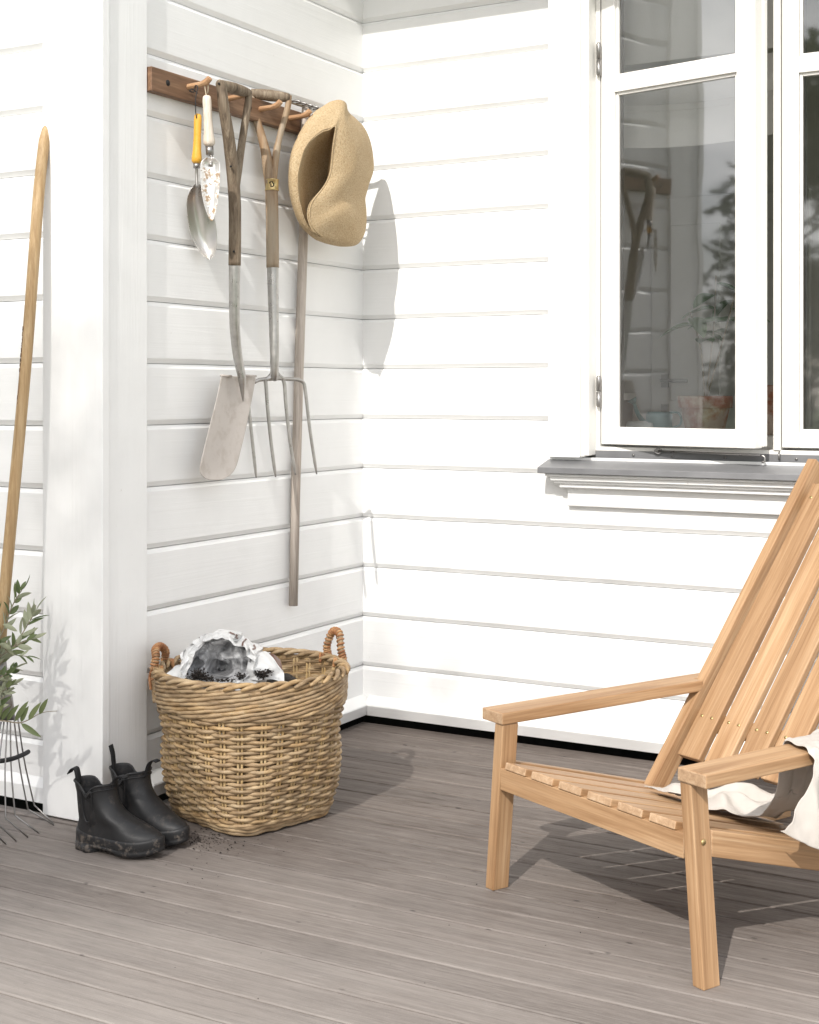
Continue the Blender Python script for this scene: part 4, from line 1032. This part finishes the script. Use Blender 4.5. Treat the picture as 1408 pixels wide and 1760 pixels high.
for i in range(6):
    s0 = .0563+.0903*i
    plank('back_slat', backp(s0, .262, .012), bu*.842, (.0732, 0, 0), bn*.0198, TK, .0028)
    for z in (.352, .890):
        for ds in (.018, .051):
            q = backp(s0+ds, z, .0118); m = MB(); m.tube([q+bn*.001, q-bn*.0008], .0042, 10); m.build('screw', M['brass'], chair)


# linen throw lying over the seat and the near armrest, in chair coordinates (across, back, up)
def seat_z(v): return .3135-.273*v
T_ROWS = [
 [(.176,.302,.003),(.25,.298,.008),(.34,.288,.010),(.42,.285,.008),(.49,.292,.012),(.545,.310,.020),(.578,.330,.095),(.597,.318,.196),(.640,.300,.200),(.682,.288,.196),(.698,.262,.140),(.700,.225,.075),(.690,.185,.020)],
 [(.200,.352,.004),(.28,.350,.030),(.36,.342,.020),(.43,.345,.036),(.50,.350,.014),(.548,.362,.030),(.580,.378,.120),(.597,.372,.212),(.640,.362,.222),(.684,.352,.212),(.712,.335,.150),(.722,.310,.070),(.716,.280,.000)],
 [(.250,.415,.004),(.32,.412,.026),(.40,.408,.060),(.46,.412,.030),(.52,.418,.050),(.556,.430,.060),(.584,.444,.150),(.598,.440,.232),(.640,.434,.240),(.685,.425,.230),(.708,.415,.160),(.716,.400,.070),(.712,.380,.000)],
 [(.320,.480,.004),(.38,.478,.050),(.44,.474,.036),(.49,.476,.070),(.54,.482,.050),(.565,.492,.090),(.587,.505,.180),(.599,.502,.249),(.640,.496,.254),(.685,.490,.246),(.714,.480,.160),(.722,.465,.060),(.716,.450,-.01)],
 [(.385,.535,.006),(.43,.535,.030),(.48,.535,.070),(.52,.538,.060),(.55,.545,.080),(.572,.555,.110),(.590,.568,.200),(.600,.566,.266),(.640,.560,.270),(.685,.555,.262),(.710,.545,.170),(.718,.535,.060),(.714,.525,-.01)]]
NU, NV = 110, 56
base_rows = [cr(r, NU) for r in T_ROWS]
cols_t = [cr([r[k] for r in base_rows], NV) for k in range(NU)]
throw = MB(); grid_t = []
for j in range(NV):
    row = []
    for k in range(NU):
        p = cols_t[k][j]; a_, b_, h = p; w_ = NU-1
        q = Vector((a_*1.0, b_*1.0, h))
        f1 = 1-2*abs(noise.noise(Vector((a_*9+b_*4, b_*13-a_*3, h*6)))); f2 = noise.noise(Vector((a_*26, b_*30, h*20+3)))
        amp = .022*min(1, (k+2)/14); f2 += .6*(1-2*abs(noise.noise(Vector((a_*38-b_*15, b_*34+a_*22, h*24)))))
        onarm = .592 < a_ < .690 and h > .15
        if onarm:
            z = max(seat_z(b_)+h, .4265+.012*max(0, math.sin(b_*58+a_*14))*min(1, j/6)); 
            row.append(CO+CW*a_+CB*b_+Vector((0, 0, z+.002*f2)))
        else:
            out = a_ > .69
            z = seat_z(b_)+h
            if a_ < .57: z = max(z+amp*f1*min(1, h/.02)+.004*f2, seat_z(b_)+.003)
            da = (.012*f1+.005*f2)*(1 if a_ >= .57 else 0); da = max(da, -.004) if out else -abs(da)
            row.append(CO+CW*(a_+da)+CB*(b_+.006*f2+(.010*math.sin(a_*40)*(1-j/NV)**4))+Vector((0, 0, z)))
    grid_t.append(row)
throw.rings(grid_t, cap=False, closed=False)
tw = thing('linen_throw', CO+CW*.45+CB*.42+Vector((0, 0, .2)), 'crumpled off-white linen throw lying over the seat and one armrest of the teak chair', 'throw')
throw.build('fabric', M['linen'], tw, solid=.0022, sub=1)
# end throw
# ------------------------------------------------------------------ things on the window board inside
def pot(x, y, r, h, label):
    t = thing('terracotta_pot', (x, y, 1.031), label, 'flower pot', 'terracotta pots on the window board'); c = Vector((x, y, 1.031))
    m = MB(); m.rings([[c+Vector((math.cos(a)*q, math.sin(a)*q, z)) for a in [2*math.pi*k/32 for k in range(32)]] for q, z in ((r*.70, 0), (r*.90, h*.68), (r, h*.68), (r*1.02, h*.98), (r*.93, h), (r*.85, h*.85))]); m.build('body', M['terracotta'], t, .0015)
    m = MB(); m.rings([[c+Vector((math.cos(a)*r*q, math.sin(a)*r*q, h*.86+.006*math.sin(a*5+q*9))) for a in [2*math.pi*k/24 for k in range(24)]] for q in (.02, .4, .86)], cap=True); m.build('soil', M['soil'], t)
    return t
pot(1.17, .235, .088, .125, 'lime-stained terracotta pot in the middle of the left window pane')
pot(1.375, .27, .075, .160, 'red terracotta pot behind the gap at the right edge of the open sash')
t = thing('potted_seedling', (1.17, .235, 1.09), 'large-leaved green plant growing in the lime-stained pot behind the glass', 'plant')
m = MB(); lf = MB(); base = Vector((1.17, .235, 1.13))
for tipv in ((-.05, .0, .30), (.03, .02, .42), (.10, .0, .36)):
    pl = cr([base, base+Vector(tipv)*.5+Vector((.01, 0, .03)), base+Vector(tipv)], 10); m.tube(pl, .003, 5)
    for k in range(4):
        p = pl[5+k]; a = k*2.1+tipv[0]*20; leaf(lf, p, (math.cos(a)*.9-.2, math.sin(a)*.5, .15-.1*k), .13, .055, 8, .3, (.1, -.3, 1))
m.build('stems', M['twig'], t); lf.build('leaves', M['pot_leaf'], t)
t = thing('watering_can', (.985, .27, 1.031), 'small teal watering can on the window board behind the left pane', 'watering can'); c = Vector((1.0, .27, 1.031))
m = MB(); m.rings([[c+Vector((math.cos(a)*q, math.sin(a)*q, z)) for a in [2*math.pi*k/24 for k in range(24)]] for q, z in ((.042, 0), (.044, .06), (.038, .07), (.034, .068))]); m.build('body', M['teal'], t)
m = MB(); m.tube(cr([c+Vector((-.04, 0, .02)), c+Vector((-.07, -.01, .06)), c+Vector((-.085, -.01, .10))], 10), [.010-.0005*i for i in range(10)], 10); m.tube([c+Vector((-.083, -.01, .097)), c+Vector((-.092, -.012, .112))], [.006, .018], 12); m.build('spout', M['teal'], t)
m = MB(); m.tube(cr([c+Vector((.04, 0, .015)), c+Vector((.075, 0, .03)), c+Vector((.07, 0, .065)), c+Vector((.035, 0, .068))], 14), .004, 8); m.build('handle', M['teal'], t)
t = thing('glass_jar', (.965, .17, 1.031), 'small clear glass jar lying by the left window bead', 'jar'); c = Vector((.965, .17, 1.052))
m = MB(); m.rings([[c+Vector((dx, math.cos(a)*q, math.sin(a)*q)) for a in [2*math.pi*k/20 for k in range(20)]] for dx, q in ((-.04, .014), (-.035, .020), (.025, .021), (.035, .015), (.045, .014))]); m.build('body', M['clear'], t)

# ------------------------------------------------------------------ garden trees the panes reflect
def tree(x, y, h, rad, label, name, mat, seed, n=5200, conif=False, zl=.25, lf_=.085):
    t = thing(name, (x, y, -.35), label, 'tree', 'garden trees in front of the house'); q = random.Random(seed); b = Vector((x, y, -.35))
    m = MB(); m.tube([b, b+Vector((.05, .05, h*.4)), b+Vector((0, .1, h*.8))], [h*.022, h*.016, h*.005], 9)
    cl = []
    for i in range(26 if not conif else 46):
        if conif:
            z = h*lerp(.08, .98, i/45); r = rad*(1-z/h)*q.uniform(.7, 1.05)+.1; a = i*2.4; c = b+Vector((math.cos(a)*r*.7, math.sin(a)*r*.7, z-.1*r)); s = r*.5+.15
        else:
            a = q.uniform(0, 6.28); z = q.uniform(zl, .95); r = rad*math.sin(math.pi*min(1, (z-zl+.12)/(1.1-zl)))**.6*q.uniform(.3, 1); c = b+Vector((math.cos(a)*r, math.sin(a)*r, z*h)); s = rad*q.uniform(.22, .38)
        cl.append((c, s)); st = b+Vector((0, .05, (c.z-b.z)*(.75 if not conif else 1.0)))
        m.tube([st, lerp(st, c, .6), c], [h*.006, h*.004, h*.002], 5)
    m.build('trunk', M['bark'], t)
    m = MB()
    for i in range(n):
        c, s = cl[i % len(cl)]; d = Vector((q.gauss(0, 1), q.gauss(0, 1), q.gauss(0, 1)*(.5 if conif else .8))); d.normalize(); p = c+d*s*q.uniform(.35, 1.0)
        u = Vector((q.gauss(0, 1), q.gauss(0, 1), q.gauss(0, 1)*.6)).normalized(); v = u.cross(d+Vector((.01, 0, 0))).normalized(); L = lf_*q.uniform(.6, 1.3)
        m.add([p-u*L, p-v*L*.45, p+u*L, p+v*L*.45], [(0, 1, 2, 3)])
    m.build('crown', mat, t)
tree(-3.4, -9.5, 6.2, 2.3, 'broad leafy garden tree, dark against the sky in the window reflection', 'garden_tree', M['tree_leaf'], 1, 26000)
tree(-1.3, -10.5, 5.2, 2.2, 'lower bushy garden tree reflected in the right pane', 'garden_tree', M['dark_leaf'], 2, 26000, zl=.12)
tree(-6.4, -10.5, 7.5, 1.9, 'tall slim spruce reflected at the left edge of the trees', 'spruce_tree', M['dark_leaf'], 3, 12000, True)

# added, unseen pine: crown density shaped to half-shade the back deck, post and boots
t = thing('added_shade_pine', (-3.4, -10.6, -.35), 'added unseen pine with a thin flat crown shaped to shade the back of the deck', 'tree')
q = random.Random(21); m = MB(); b = Vector((-3.4, -10.6, -.35))
m.tube(cr([b, b+Vector((.1, .1, 4)), b+Vector((-.1, .2, 8.2)), b+Vector((.2, .3, 9.4))], 20), [lerp(.20, .05, i/19) for i in range(20)], 10)
for k in range(9):
    s0 = b+Vector((-.1, .2, 7.9+k*.13)); e = Vector((q.uniform(-2.0, 1.9), -10+q.uniform(-.7, .7), q.uniform(8.1, 8.9))); m.tube(cr([s0, lerp(s0, e, .5)+Vector((0, 0, .25)), e], 8), [.030-.0035*i for i in range(8)], 5)
m.build('trunk', M['bark'], t)
def sm(a, b, v): v = min(max((v-a)/(b-a), 0), 1); return v*v*(3-2*v)
m = MB(); cnt = 0
while cnt < 40000:
    x, y, z = q.uniform(-3.4, 2.8), -10+q.uniform(-.7, .7), q.uniform(6.6, 9.9)
    h = z-.84*(y+10)                       # height where the sun's ray crosses the crown's middle
    low = lerp(7.05, 7.75, sm(1.45, 2.1, x))
    d = sm(low-.15, low+.35, h)*(1-sm(8.25, 8.7, h))*(1-sm(2.15, 2.75, x))
    if not (x < 1.5 and h < 8.2): d *= .62
    if x < 1.35: d *= 1-sm(7.6, 8.1, h)
    if q.random() > d: continue
    u = Vector((q.gauss(0, 1), q.gauss(0, 1), q.gauss(0, 1))).normalized(); v = u.cross(Vector((q.gauss(0, 1), q.gauss(0, 1), q.gauss(0, 1)))).normalized(); L = q.uniform(.012, .0195); p = Vector((x, y, z))
    m.add([p-u*L, p-v*L*.6, p+u*L, p+v*L*.6], [(0, 1, 2, 3)]); cnt += 1
cnt = 0
while cnt < 26000:
    x, y, z = q.uniform(-.2, 1.6), -10+q.uniform(-.7, .7), q.uniform(6.5, 9.0)
    h = z-.84*(y+10); d = sm(6.95, 7.15, h)*(1-sm(7.55, 7.95, h))*(1-sm(1.25, 1.55, x))*sm(-.2, .3, x)
    if q.random() > d: continue
    u = Vector((q.gauss(0, 1), q.gauss(0, 1), q.gauss(0, 1))).normalized(); v = u.cross(Vector((q.gauss(0, 1), q.gauss(0, 1), q.gauss(0, 1)))).normalized(); L = q.uniform(.009, .0145); p = Vector((x, y, z))
    m.add([p-u*L, p-v*L*.6, p+u*L, p+v*L*.6], [(0, 1, 2, 3)]); cnt += 1
m.build('crown', M['dark_leaf'], t)

for o in bpy.data.objects:
    if '_w' in o: del o['_w']
